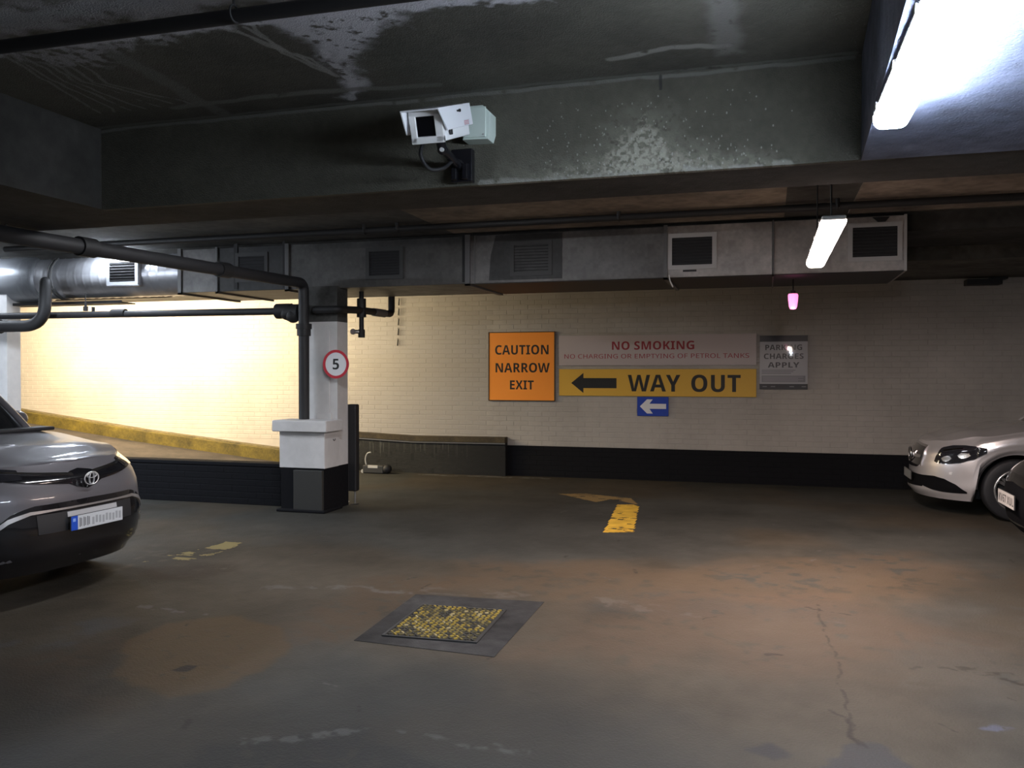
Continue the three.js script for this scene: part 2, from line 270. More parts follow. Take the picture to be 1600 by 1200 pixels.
const ceilMat = mat([1, 1, 1], 0.9, 0, { map: ceilTex, bumpMap: rep(grainT, 5.1 * 1.4, 3.1 * 1.4), bumpScale: 0.006 });
const ceiling = struct('ceiling', [slab(XL, XR, CEIL, CEIL + 0.25, REAR, -WALL - 0.2)], soot);
struct('ceiling_bay', [planarUV(slab(-4.25, 0.7, CEIL - 0.004, CEIL + 0.02, -1.9, -BEAM - 0.02), (v) => (v.x + 4.3) / 5.1, (v) => (-v.z - 1.6) / 3.1)], ceilMat);
struct('ceiling_lit_strip', [slab(-3.4, 0.15, CEIL - 0.012, CEIL + 0.02, -BEAM_BACK - 0.02, -9.1)], concrete([0.36, 0.29, 0.22]));  // warm up-light from the hung lamp, painted as paler ceiling
struct('ceiling_lit_strip', [slab(0.75, 6, CEIL - 0.012, CEIL + 0.02, -BEAM_BACK - 0.02, -9.1)], concrete([0.42, 0.34, 0.27]));  // the same painted up-light past the gap
// the low slab beyond the duct
struct('ceiling_low', [slab(XL, XR, 2.855, CEIL, -10.55, -WALL)], concrete([0.14, 0.13, 0.11]));
// main beam with its damp, salty face
const B = new Field(2048, 256, -4.3, 1.0, 2.62, 3.2);
B.fill((x, y) => { const a = fbm(x * 0.7, y * 2, 81, 5), b = fbm(x * 6, y * 6, 83, 4), c = fbm(x * 34, y * 34, 87, 3), v = 0.075 * (1 + 0.8 * (a - 0.5) + 0.4 * (b - 0.5) + 0.3 * (c - 0.5)); return [v * 1.02, v * 0.98, v * 0.76]; });
B.stain([[-1.55, 2.6], [-1.45, 2.72], [-1.0, 2.76], [-0.8, 2.9], [-0.62, 3.02], [-0.46, 2.88], [-0.3, 2.76], [0.1, 2.68], [0.2, 2.6]], [0.18, 0.176, 0.14], 0.62, 0.1, 0.1, 14, 0.32, 5);
B.stain([[-1.5, 2.6], [-1.2, 2.7], [-0.9, 2.74], [-0.6, 2.82], [-0.3, 2.73], [0.0, 2.66], [0.1, 2.6]], [0.28, 0.275, 0.225], 0.6, 0.06, 0.08, 16, 0.46, 6);
B.stain([[-0.9, 2.62], [-0.78, 2.8], [-0.63, 2.95], [-0.52, 2.8], [-0.4, 2.66]], [0.42, 0.41, 0.34], 0.65, 0.05, 0.08, 22, 0.5, 12);
B.line([[-1.55, 2.655], [0.1, 2.655]], 0.03, [0.34, 0.34, 0.31], 0.6, 0.02, 14, 7, 0.42);
for (let i = 0; i < 220; i++) { const q = rnd(), x = -0.62 + (rnd() + rnd() - 1) * 0.75, y = 2.67 + q * q * 0.4; B.line([[x, y], [x, y + rr(0.001, 0.006)]], rr(0.0025, 0.0055), [0.42, 0.42, 0.39], 0.55, 0.003, 20, i); }
B.line([[-4.2, 3.165], [-2, 3.165], [0.4, 3.165]], 0.014, [0.15, 0.148, 0.135], 0.8, 0.01, 6, 9, 0.2);
B.line([[-0.55, 3.17], [-0.55, 3.1]], 0.012, [0.02, 0.02, 0.02], 0.8, 0.01, 6, 10);
const beamTex = B.texture();
const beamMat = mat([1, 1, 1], 0.82, 0, { map: beamTex, bumpMap: rep(grainT, 5.3 * 1.6, 0.58 * 1.6), bumpScale: 0.008 });
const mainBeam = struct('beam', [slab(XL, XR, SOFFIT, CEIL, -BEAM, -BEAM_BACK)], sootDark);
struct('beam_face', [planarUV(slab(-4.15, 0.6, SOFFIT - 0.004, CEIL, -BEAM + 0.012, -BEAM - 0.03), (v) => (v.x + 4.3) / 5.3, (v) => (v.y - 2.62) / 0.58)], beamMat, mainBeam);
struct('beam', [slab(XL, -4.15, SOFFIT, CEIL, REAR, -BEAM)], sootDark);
{ // wide beam over the lamp, its edge a little skew
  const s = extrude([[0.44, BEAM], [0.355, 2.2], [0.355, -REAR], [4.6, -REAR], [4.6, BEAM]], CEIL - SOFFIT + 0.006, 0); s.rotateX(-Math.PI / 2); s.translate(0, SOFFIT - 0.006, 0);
  struct('beam', [boxUV(s)], lampBlue);
}
struct('beam', [slab(XL, XR, SOFFIT, CEIL, 1.2, 0.7)], sootDark);
struct('trim_2', [slab(XL, XR, 3.0, CEIL, -9.28, -10.5)], sootDark);

// ------------------------------------------------------------------ ramp, kerb, plinth, low wall, columns
const rampPts = [[-6.2, 0], [-7.93, 0.128], [-10.58, 0.385], [-13.44, 0.724], [-16, 1.03]];
const rampH = (x) => { for (let i = 1; i < rampPts.length; i++) if (x >= rampPts[i][0]) { const [a, ha] = rampPts[i - 1], [b, hb] = rampPts[i]; return lerp(ha, hb, (x - a) / (b - a)); } return 1.03; };
{ const s = extrude([...rampPts, [-16, -0.05], [-6.2, -0.05]].reverse(), WALL - 9.2); s.translate(0, 0, -WALL); struct('ramp', [boxUV(s)], concrete([0.08, 0.064, 0.05])); }
{ // yellow kerb in cast lengths along the wall of the ramp
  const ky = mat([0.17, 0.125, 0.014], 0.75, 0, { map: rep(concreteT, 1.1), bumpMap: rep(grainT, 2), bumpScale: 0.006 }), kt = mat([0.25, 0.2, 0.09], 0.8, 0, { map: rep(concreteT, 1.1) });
  const kerb = new THREE.Group(); kerb.name = 'trim_3'; kerb.userData.kind = 'structure'; scene.add(kerb);
  for (let x = -6.5; x > -15.9; x -= 1.0) {
    const x1 = Math.max(-15.95, x - 0.99), a = rampH(x), b = rampH(x1), hh = 0.2;
    const g = extrude([[x1, b - 0.03], [x, a - 0.03], [x, a + hh - 0.015], [x1, b + hh - 0.015]], 0.2, 0.008); g.translate(0, 0, -WALL + 0.01); part('kerb_stone', [boxUV(g)], ky, kerb);
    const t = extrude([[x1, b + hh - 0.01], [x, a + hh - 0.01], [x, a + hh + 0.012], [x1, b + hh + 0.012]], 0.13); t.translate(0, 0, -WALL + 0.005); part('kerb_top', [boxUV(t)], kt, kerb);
  }
}
const plinthTex = canvasTex(1024, 256, (g, w, h) => {
  g.fillStyle = '#222220'; g.fillRect(0, 0, w, h);
  for (let i = 0; i < 2600; i++) { const v = 16 + rnd() * 36; g.fillStyle = `rgba(${v},${v},${v - 3},0.25)`; g.fillRect(rnd() * w, rnd() * h, 3 + rnd() * 40, 2 + rnd() * 9); }
  for (let i = 0; i < 60; i++) { const x = rnd() * w * 0.8, y = 10 + rnd() * 40, l = 20 + rnd() * 90, v = 90 + rnd() * 60; g.fillStyle = `rgba(${v},${v},${v - 8},${0.1 + rnd() * 0.25})`; g.beginPath(); g.moveTo(x - 4, y); g.lineTo(x + 5, y); g.lineTo(x + 2, y + l); g.lineTo(x - 1, y + l); g.fill(); }
  for (let i = 0; i < 30; i++) { const x = rnd() * w, y = rnd() * h; g.fillStyle = 'rgba(8,8,9,0.45)'; g.fillRect(x, y, 4 + rnd() * 16, 10 + rnd() * 50); }
  for (let x = 500; x < w; x += 2) { g.fillStyle = `rgba(9,10,12,${clamp((x - 600) / 380) * 0.9})`; g.fillRect(x, 0, 2, h); }
});
const ledgeTop = (x) => (x < -5.415 ? lerp(0.632, 0.585, (x + 6.55) / 1.135) : lerp(0.585, 0.593, (x + 5.415) / 1.535));
{
  const body = extrude([[-6.75, 0], [-3.88, 0], [-3.88, 0.515], [-4.6, 0.5], [-5.415, 0.5], [-6.0, 0.525], [-6.75, 0.56]], 0.1, 0.004); body.translate(0, 0, -WALL + 0.012);
  const pl = struct('plinth', [planarUV(clean(body), (v) => (v.x + 6.75) / 2.87, (v) => v.y / 0.56)], mat([1, 1, 1], 0.8, 0, { map: plinthTex, bumpMap: rep(grainT, 4, 1), bumpScale: 0.01 }));
  const xs = []; for (let i = 0; i <= 20; i++) xs.push(lerp(-6.75, -3.88, i / 20));
  const led = extrude([...xs.map((x) => [x, ledgeTop(x) - 0.075]), ...xs.slice().reverse().map((x) => [x, ledgeTop(x)])], 0.13, 0.006); led.translate(0, 0, -WALL + 0.012);
  part('ledge', [boxUV(led)], mat([0.085, 0.062, 0.03], 0.8, 0, { map: rep(concreteT, 1.5) }), pl, 'faded yellow brown ledge on the dark plinth');
  const lip = extrude([...xs.map((x) => [x, ledgeTop(x) - 0.1]), ...xs.slice().reverse().map((x) => [x, ledgeTop(x) - 0.082])], 0.125, 0.002); lip.translate(0, 0, -WALL + 0.012);
  part('ledge_lip', [boxUV(lip)], mat([0.14, 0.14, 0.14], 0.6), pl);
}
{ // low black brick wall between the floor and the ramp
  const w = struct('wall_ramp', [slab(-13, -5.45, 0, 0.485, -9.02, -9.22)], black);
  brickwork(w, -13, -5.45, 0.0, 0.455, -9.02, black, (x) => x > -8.7, 90, 'brickwork');
  part('coping', [boxUV(rbox(7.55, 0.045, 0.22, -9.225, 0.485, -9.12, 0.01))], black, w);
}
{ // column behind the pipe casing
  const c = struct('column', [slab(-5.345, -4.86, 0.5, 2.2, -9.09, -9.35)], whitePaint);
  part('column_base', [slab(-5.35, -4.856, 0, 0.5, -9.085, -9.355)], black, c);
  part('column_head', [slab(-5.345, -4.86, 2.2, 2.62, -9.09, -9.35)], mat([0.1, 0.1, 0.095], 0.8, 0, { map: rep(concreteT, 0.8) }), c, 'dark top of the column under the duct');  // upper length of the column in a darker tone
  part('cover_strip', [slab(-5.16, -4.96, 1.05, 2.1, -9.075, -9.09)], whitePaint, c);
  part('batten', [slab(-5.12, -4.93, 1.05, 1.12, -9.06, -9.09)], whitePaint, c);
}
struct('column', [slab(-10.6, -9.9, 0, 2.86, -9.2, -9.42)], whitePaint);

// ------------------------------------------------------------------ pipe casing block
const steel = mat([0.5, 0.5, 0.5], 0.35, 0.9), iron = mat([0.014, 0.014, 0.015], 0.6, 0), ironGrey = mat([0.02, 0.02, 0.022], 0.6, 0), rubber = mat([0.012, 0.012, 0.014], 0.6);
{
  const t = thing('pipe_casing', 'white capped masonry casing on a black base around the foot of the downpipe', 'pipe casing', [-5.128, 0, -8.91]);
  part('cap', [boxUV(rbox(0.70, 0.13, 0.40, 0.0, 0.985, 0.04, 0.012))], whitePaint, t);
  part('casing_box', [boxUV(rbox(0.585, 0.43, 0.345, 0, 0.715, 0, 0.008))], whitePaint, t);
  part('base', [boxUV(rbox(0.56, 0.5, 0.33, 0, 0.25, -0.005, 0.006))], black, t, 'black painted base');
  part('cover_plate', [boxUV(rbox(0.37, 0.48, 0.05, 0.09, 0.24, 0.18, 0.008))], mat([0.035, 0.035, 0.032], 0.6), t, 'dark grey plate on the base');
  part('mounting_foot', [boxUV(rbox(0.62, 0.03, 0.44, 0.02, 0.015, 0.03, 0.01))], black, t);
  part('hook', [mv(new THREE.TorusGeometry(0.022, 0.004, 8, 14, Math.PI), 0.296, 0.83, -0.05, 0, Math.PI / 2, Math.PI)], iron, t);
}
// ------------------------------------------------------------------ pipes
const flange = (p, dir, r, w) => rod(V(...p).addScaledVector(dir, -w / 2), V(...p).addScaledVector(dir, w / 2), r, 18);
{
  const t = thing('drain_pipe', 'thick black drain pipe running under the ceiling and dropping into the white casing', 'pipe');
  part('pipe_run', [pipe([[-5.22, 2.58, -4.4], [-5.22, 2.645, -8.95], [-5.22, 1.051, -8.95]], 0.062, 0.11, 16, true)], ironGrey, t);
  for (const [z, y] of [[-5.6, 2.6], [-7.4, 2.625]]) part('coupling', [flange([-5.22, y, z], V(0, 0.014, -1).normalize(), 0.078, 0.16)], iron, t);
  part('collar', [flange([-5.22, 2.14, -8.95], V(0, 1, 0), 0.092, 0.06), flange([-5.22, 2.08, -8.95], V(0, 1, 0), 0.08, 0.1)], iron, t);
  part('hanger', [rod(V(-5.22, 2.58, -4.85), V(-5.22, SOFFIT, -4.85), 0.008)], iron, t);
}
{
  const t = thing('water_pipe', 'thin dark horizontal pipe crossing the bright ramp opening to the column', 'pipe');
  part('pipe_run', [rod(V(-12.5, 2.362, -9.02), V(-5.35, 2.328, -9.02), 0.043)], ironGrey, t);
  part('coupling', [flange([-7.9, 2.352, -9.02], V(1, 0, 0), 0.054, 0.2), flange([-5.52, 2.33, -9.02], V(1, 0, 0), 0.09, 0.2), flange([-5.39, 2.31, -9.02], V(1, 0, 0), 0.1, 0.16), mv(new THREE.SphereGeometry(0.08, 16, 12), -5.47, 2.3, -9.0), mv(new THREE.SphereGeometry(0.085, 16, 12), -5.385, 2.27, -8.99)], iron, t);
  part('air_valve', [flange([-8.42, 2.42, -9.02], V(0, 1, 0), 0.03, 0.06), flange([-8.42, 2.46, -9.02], V(0, 1, 0), 0.015, 0.1)], iron, t);
  part('plug', [flange([-8.3, 2.41, -9.02], V(0, 1, 0), 0.02, 0.06)], iron, t);
  part('hanger', [rod(V(-8.42, 2.4, -9.02), V(-8.42, 2.62, -9.02), 0.006)], iron, t);
}
{
  const t = thing('elbow_pipe', 'thick black bent pipe hanging under the round silver duct', 'pipe');
  part('pipe_run', [pipe([[-11.5, 2.2, -8.84], [-8.9, 2.2, -8.84], [-8.88, 2.75, -8.84]], 0.075, 0.34, 18)], iron, t);
  part('coupling', [flange([-9.7, 2.2, -8.84], V(1, 0, 0), 0.092, 0.16)], iron, t);
}
{
  const t = thing('sprinkler_pipe', 'dark pipe with a valve leg running back from the column to a riser', 'pipe');
  part('pipe_run', [pipe([[-5.1, 2.335, -9.0], [-4.8, 2.335, -9.0], [-4.8, 2.365, -9.6], [-4.8, 2.375, -10.48], [-4.8, 2.86, -10.48]], 0.044, 0.07)], iron, t);
  part('grey_coupling', [flange([-4.8, 2.368, -10.1], V(0, 0.01, -1).normalize(), 0.052, 0.32)], mat([0.12, 0.115, 0.11], 0.6), t, 'dull grey coupling beside the riser');
  part('valve_leg', [rod(V(-4.8, 2.04, -9.6), V(-4.8, 2.595, -9.6), 0.03), flange([-4.8, 2.45, -9.6], V(0, 1, 0), 0.056, 0.12), flange([-4.8, 2.33, -9.6], V(0, 1, 0), 0.058, 0.1), flange([-4.8, 2.08, -9.6], V(0, 1, 0), 0.042, 0.1)], iron, t);
  part('valve_tap', [rod(V(-4.8, 2.1, -9.6), V(-4.87, 2.1, -9.54), 0.024), flange([-4.88, 2.1, -9.53], V(1, 0, 0.6).normalize(), 0.036, 0.02)], steel, t, 'small bright tap at the end of the leg');
}
{
  const t = thing('ceiling_pipe', 'long black pipe along the white lime stain on the ceiling near the camera', 'pipe');
  part('pipe_run', [rod(V(-9, 3.08, -3.02), V(0.35, 3.095, -3.17), 0.031)], mat([0.012, 0.012, 0.013], 0.6), t);
  for (const x of [-3.9, -2.13, -0.6]) part('clip', [mv(new THREE.TorusGeometry(0.034, 0.005, 8, 20), x, 3.09, -3.09 - 0.016 * (x + 4) * 0.5, 0, Math.PI / 2), rod(V(x, 3.12, -3.1), V(x, CEIL, -3.1), 0.006)], iron, t);
}
{
  const t = thing('conduit', 'slim black conduit along the ceiling just above the rectangular duct', 'conduit');
  part('pipe_run', [rod(V(-9, 3.115, -8.35), V(6, 3.115, -8.35), 0.034)], iron, t);
  for (const x of [-4.13, -3.75, -1.4, 0.6, 2.2]) part('clip', [rod(V(x, 3.1, -8.33), V(x, CEIL, -8.33), 0.02), mv(new THREE.TorusGeometry(0.039, 0.006, 8, 16), x, 3.115, -8.35, 0, Math.PI / 2)], iron, t);
}
// ------------------------------------------------------------------ air duct
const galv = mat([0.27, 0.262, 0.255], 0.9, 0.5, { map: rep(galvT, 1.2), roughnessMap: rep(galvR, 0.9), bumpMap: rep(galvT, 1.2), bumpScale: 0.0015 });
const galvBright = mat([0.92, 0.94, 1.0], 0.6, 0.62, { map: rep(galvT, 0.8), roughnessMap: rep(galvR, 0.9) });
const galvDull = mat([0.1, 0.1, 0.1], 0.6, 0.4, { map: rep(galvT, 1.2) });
const galvLampLit = mat([0.68, 0.64, 0.61], 0.8, 0.4, { map: rep(galvT, 1.2), roughnessMap: rep(galvR, 0.9) });  // sections near the warm lamp, its light lifted into the colour
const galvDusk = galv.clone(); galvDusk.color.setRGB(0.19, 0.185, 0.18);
const trimSteel = mat([0.16, 0.16, 0.16], 0.6, 0.4), grilleDark = mat([0.012, 0.012, 0.014], 0.7);
{
  const t = thing('air_duct', 'long galvanised ventilation duct with dark grilles, square then round, under the ceiling', 'ventilation duct');
  const y0 = 2.6, y1 = 3.14, zf = -9.15, zb = -10.4;
  const sections = [[-7.07, -6.54, galv], [-6.53, -5.56, galvDull], [-5.55, -3.27, galvDusk], [-3.23, -1.05, galv], [-1.03, 0.04, galvLampLit], [0.05, 1.285, galvLampLit]];
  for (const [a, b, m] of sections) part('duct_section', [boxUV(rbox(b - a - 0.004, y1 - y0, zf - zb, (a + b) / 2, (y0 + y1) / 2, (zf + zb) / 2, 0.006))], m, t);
  // flanges stand proud of the sections
  for (const [x, w] of [[-7.08, 0.05], [-6.54, 0.03], [-5.555, 0.05], [-3.25, 0.06], [-1.04, 0.04], [0.045, 0.014]])
    part('flange', [slab(x - w / 2, x + w / 2, y0 - 0.022, y1 + 0.01, zf + 0.022, zf - 0.0), slab(x - w / 2, x + w / 2, y0 - 0.022, y0, zf + 0.022, zb)], trimSteel, t);
  part('underside_shade', [slab(-3.2, 1.28, y0 - 0.006, y0 + 0.002, zf - 0.004, zb)], iron, t, 'added black sheet standing for the shade under the duct');  // dark sheet added where the duct's underside lies in shade
  part('seam_bead', [slab(-3.175, -3.16, y0, y1, zf + 0.006, zf - 0.01)], trimSteel, t);
  part('access_panel', [extrude([[-3.0, y0 + 0.03], [-2.16, y0 + 0.03], [-2.16, y1 - 0.01], [-2.92, y1 - 0.01], [-2.98, 2.9]], 0.004).translate(0, 0, zf)], galvDull, t);
  function grille(xa, xb, ya, yb, z, frameM, blades, bladeM = grilleDark) {
    const cx = (xa + xb) / 2, cy = (ya + yb) / 2, w = xb - xa, h = yb - ya, f = 0.045;
    const g = part('grille', [slab(xa - f, xb + f, yb, yb + f, z, z + 0.014), slab(xa - f, xb + f, ya - f, ya, z, z + 0.014), slab(xa - f, xa, ya, yb, z, z + 0.014), slab(xb, xb + f, ya, yb, z, z + 0.014)], frameM, t);
    part('grille_back', [slab(xa, xb, ya, yb, z, z + 0.003)], grilleDark, g);
    if (blades) for (let i = 0; i < blades; i++) { const s = rbox(w, 0.004, 0.016, cx, ya + (i + 0.5) * h / blades, z + 0.008, 0.001); s.translate(0, 0, 0); part('blade', [s], bladeM, g); }
  }
  const grilleDarker = mat([0.06, 0.06, 0.062], 0.6, 0.3), frameGalv = mat([0.5, 0.49, 0.48], 0.65, 0.3), frameDull = mat([0.07, 0.07, 0.07], 0.6, 0.4);
  grille(-4.47, -4.085, 2.728, 3.01, zf, frameDull, 9);
  grille(-2.705, -2.315, 2.712, 3.01, zf, frameDull, 9);
  grille(-0.972, -0.56, 2.726, 3.012, zf, frameGalv, 9, grilleDarker);
  grille(0.8, 1.21, 2.742, 3.035, zf, frameGalv, 9, grilleDarker);
  grille(-6.23, -5.868, 2.75, 3.02, zf, frameDull, 7);
  part('tape_strip', [slab(-0.86, -0.72, 2.655, 2.675, zf, zf + 0.004)], iron, t);
  part('loose_tag', [pipe([[-1.0, 2.62, zf + 0.035], [-0.99, 2.56, zf + 0.05], [-0.96, 2.5, zf + 0.045]], 0.007, 0.03, 8)], mat([0.7, 0.68, 0.64], 0.7), t, 'pale loose wire end below a flange');
  part('corner_tear', [extrude([[0.98, 3.13], [1.14, 3.13], [1.07, 3.045]], 0.006).translate(0, 0, zf + 0.002)], iron, t);
  part('end_rim', [slab(1.27, 1.295, y0 - 0.006, y1 + 0.006, zf + 0.012, zb)], mat([0.5, 0.49, 0.48], 0.6, 0.4), t);
  for (const [x, w] of [[-6.27, 0.05], [-5.6, 0.03], [-3.3, 0.03]]) part('hanger_strap', [slab(x - w / 2, x + w / 2, 2.62, CEIL, zf + 0.012, zf + 0.006)], iron, t);
  // round spiral section: ribs at every turn of the seam
  const prof = []; const xa = -9.44, xb = -7.1; for (let i = 0; i <= 150; i++) { const u = i / 150, k = (u * 18) % 1; prof.push(new THREE.Vector2(0.284 + 0.005 * Math.exp(-Math.pow((k - 0.5) / 0.07, 2)), xa + (xb - xa) * u)); }
  const spiral = new THREE.LatheGeometry(prof, 48); spiral.rotateZ(-Math.PI / 2); 
  // lathe runs along its axis; turned so that the axis is x
  spiral.translate(0, 2.878, zf - 0.285);
  part('round_section', [spiral], galvBright, t, 'bright silver spiral round section');
  for (const x of [-9.15, -9.1]) part('round_flange', [mv(new THREE.TorusGeometry(0.29, 0.012, 8, 40), x, 2.878, zf - 0.285, 0, Math.PI / 2)], trimSteel, t);
  const saddle = new THREE.CylinderGeometry(0.282, 0.282, 0.52, 32, 1, true, -0.9, 1.8); saddle.rotateZ(Math.PI / 2); saddle.rotateX(0); 
  part('grille_saddle', [rbox(0.5, 0.34, 0.06, -7.93, 2.87, zf + 0.0, 0.012)], galvBright, t);
  grille(-8.125, -7.73, 2.762, 3.01, zf + 0.03, mat([0.6, 0.62, 0.66], 0.4, 0.8), 7);
  const collar = new THREE.LatheGeometry([[0.0, -11.9], [0.30, -11.9], [0.325, -9.7], [0.318, -9.46], [0.29, -9.4], [0.27, -9.4]].map((p) => new THREE.Vector2(...p)), 40); collar.rotateZ(-Math.PI / 2); collar.translate(0, 2.878, zf - 0.285);
  part('collar', [collar], mat([0.5, 0.53, 0.57], 0.42, 0.4, { map: rep(galvT, 1.2) }), t, 'wider dull silver collar');
}
{
  const t = thing('cable_tray', 'thin dark tray under the silver round duct above the ramp', 'cable tray');
  part('tray', [slab(-11.5, -8.1, 2.51, 2.525, -9.3, -9.55)], iron, t);
  part('tray_side', [slab(-11.5, -8.1, 2.51, 2.545, -9.295, -9.3)], iron, t);
  for (const x of [-10.6, -8.8]) part('hanger', [rod(V(x, 2.525, -9.5), V(x, 2.545, -9.5), 0.006)], iron, t);
}
// ------------------------------------------------------------------ lamps
const glow = (L) => { const m = mat([0.9, 0.9, 0.9], 0.5); m.emissive.setRGB(...L.color); m.emissiveIntensity = L.glow; return m; };
function batten(name, label, L, x, y, d0, d1, width, hang, turn = 0) {
  const len = d1 - d0, t = thing(name, label, 'strip light', [x, y, -(d0 + d1) / 2], turn);
  part('housing', [rbox(width * 0.98, 0.035, len, 0, 0.058, 0, 0.012)], mat([0.5, 0.5, 0.5], 0.5), t);
  const s = new THREE.Shape(); const w = width / 2; s.moveTo(-w, 0.045); s.bezierCurveTo(-w, 0.012, -w * 0.72, 0, -w * 0.45, 0); s.lineTo(w * 0.45, 0); s.bezierCurveTo(w * 0.72, 0, w, 0.012, w, 0.045); s.closePath();
  const g = new THREE.ExtrudeGeometry(s, { depth: len - 0.06, bevelEnabled: true, bevelSize: 0.001, bevelThickness: 0.028, bevelSegments: 3, curveSegments: 10 }); g.translate(0, 0, -(len - 0.06) / 2);
  part('diffuser', [g], glow(L), t);
  for (let i = 0; i < 4; i++) for (const sx of [-1, 1]) part('clip', [rbox(0.01, 0.03, 0.03, sx * (w + 0.004), 0.05, lerp(-len / 2 + 0.15, len / 2 - 0.15, i / 3), 0.003)], steel, t);
  for (const sz of [-1, 1]) if (hang > 0) part('suspension_rod', [rod(V(0, 0.07, sz * (len / 2 - 0.25)), V(0, hang, sz * (len / 2 - 0.25)), 0.006)], iron, t);
  else part('bracket', [slab(-0.03, 0.03, 0.07, 0.08, sz * (len / 2 - 0.25) - 0.02, sz * (len / 2 - 0.25) + 0.02)], steel, t);
  const l = new THREE.RectAreaLight(new THREE.Color().setRGB(...L.color), L.light, width, len); l.position.set(x, y - 0.006, -(d0 + d1) / 2); l.rotation.x = -Math.PI / 2; l.rotation.z = turn; scene.add(l); l.name = 'strip_light_glow';
  return t;
}
batten('strip_light', 'white strip light on the wide beam nearest the camera, blue-white and glaring', COOL, 0.455, 2.55, 2.0, 3.64, 0.13, 0.1);
batten('strip_light', 'warm white strip light hung in front of the duct near its last grille', WARM, 0.39, 2.505, 5.7, 7.87, 0.15, CEIL - 2.505);
batten('strip_light', 'strip light on the dark ceiling above the grey parked car', LEFT, -8.7, 2.72, 6.0, 7.5, 0.13, CEIL - 2.72);
batten('strip_light', 'short unseen strip light added on the ceiling to brighten the round silver duct', OVER_FILL, -8.08, 3.12, 8.76, 9.24, 0.08, 0, Math.PI / 2);
batten('strip_light', 'unseen strip light added on the ceiling to brighten the wide duct collar', { ...OVER_FILL, light: 6, glow: 9 }, -10.6, 3.1, 8.3, 9.5, 0.1, 0, Math.PI / 2);
batten('strip_light', 'unseen fill strip light added on the ceiling between the main beam and the duct', MID_FILL, -3.3, 3.1, 5.5, 6.9, 0.13, 0);
batten('strip_light', 'added fill strip light hanging behind the camera over the left lane', BACK_FILL, -3.4, 2.75, -3.2, -1.7, 0.13, CEIL - 2.75);
batten('strip_light', 'added fill strip light on the wide beam behind the camera', BACK_FILL, 0.455, 2.55, -2.4, -0.8, 0.13, 0.1);
function washer(x, len, label, L) { // ramp fitting behind the duct, turned to the wall
  const t = thing('wall_washer', label, 'light', [x, 2.76, -10.62]);
  part('housing', [mv(rbox(len + 0.1, 0.12, 0.05, 0, 0.02, 0.03, 0.01), 0, 0, 0, 0.7)], iron, t);
  part('diffuser', [mv(rbox(len, 0.1, 0.02, 0, 0.02, -0.008, 0.006), 0, 0, 0, 0.7)], glow(L), t);
  const l = new THREE.RectAreaLight(new THREE.Color().setRGB(...L.color), L.light, len, 0.1); l.position.set(x, 2.74, -10.66); l.lookAt(x, 1.1, -WALL); scene.add(l); l.name = 'ramp_light_glow';
}
washer(-10.5, 4.2, 'bulkhead light behind the round duct washing the ramp wall', RAMP);
washer(-6.9, 0.9, 'bulkhead light behind the square duct washing the wall by the column', RAMP_FAR);
{
  const t = thing('pink_lamp', 'small glowing pink lamp hanging below the end of the duct', 'lamp', [0.252, 2.27, -9.6]);
  part('lamp_shade', [new THREE.LatheGeometry([[0, 0], [0.03, 0.004], [0.042, 0.03], [0.05, 0.1], [0.053, 0.15], [0.045, 0.166], [0.025, 0.168]].map((p) => new THREE.Vector2(...p)), 24)], glow(PINK), t);
  part('cap', [rod(V(0, 0.14, 0), V(0, 0.2, 0), 0.026)], iron, t);
  part('cord', [rod(V(0, 0.19, 0), V(0, 0.32, 0), 0.008)], iron, t);
  const l = new THREE.PointLight(new THREE.Color().setRGB(...PINK.color), 0.01); l.position.set(0.252, 2.24, -9.55); scene.add(l); l.name = 'pink_lamp_glow';
}
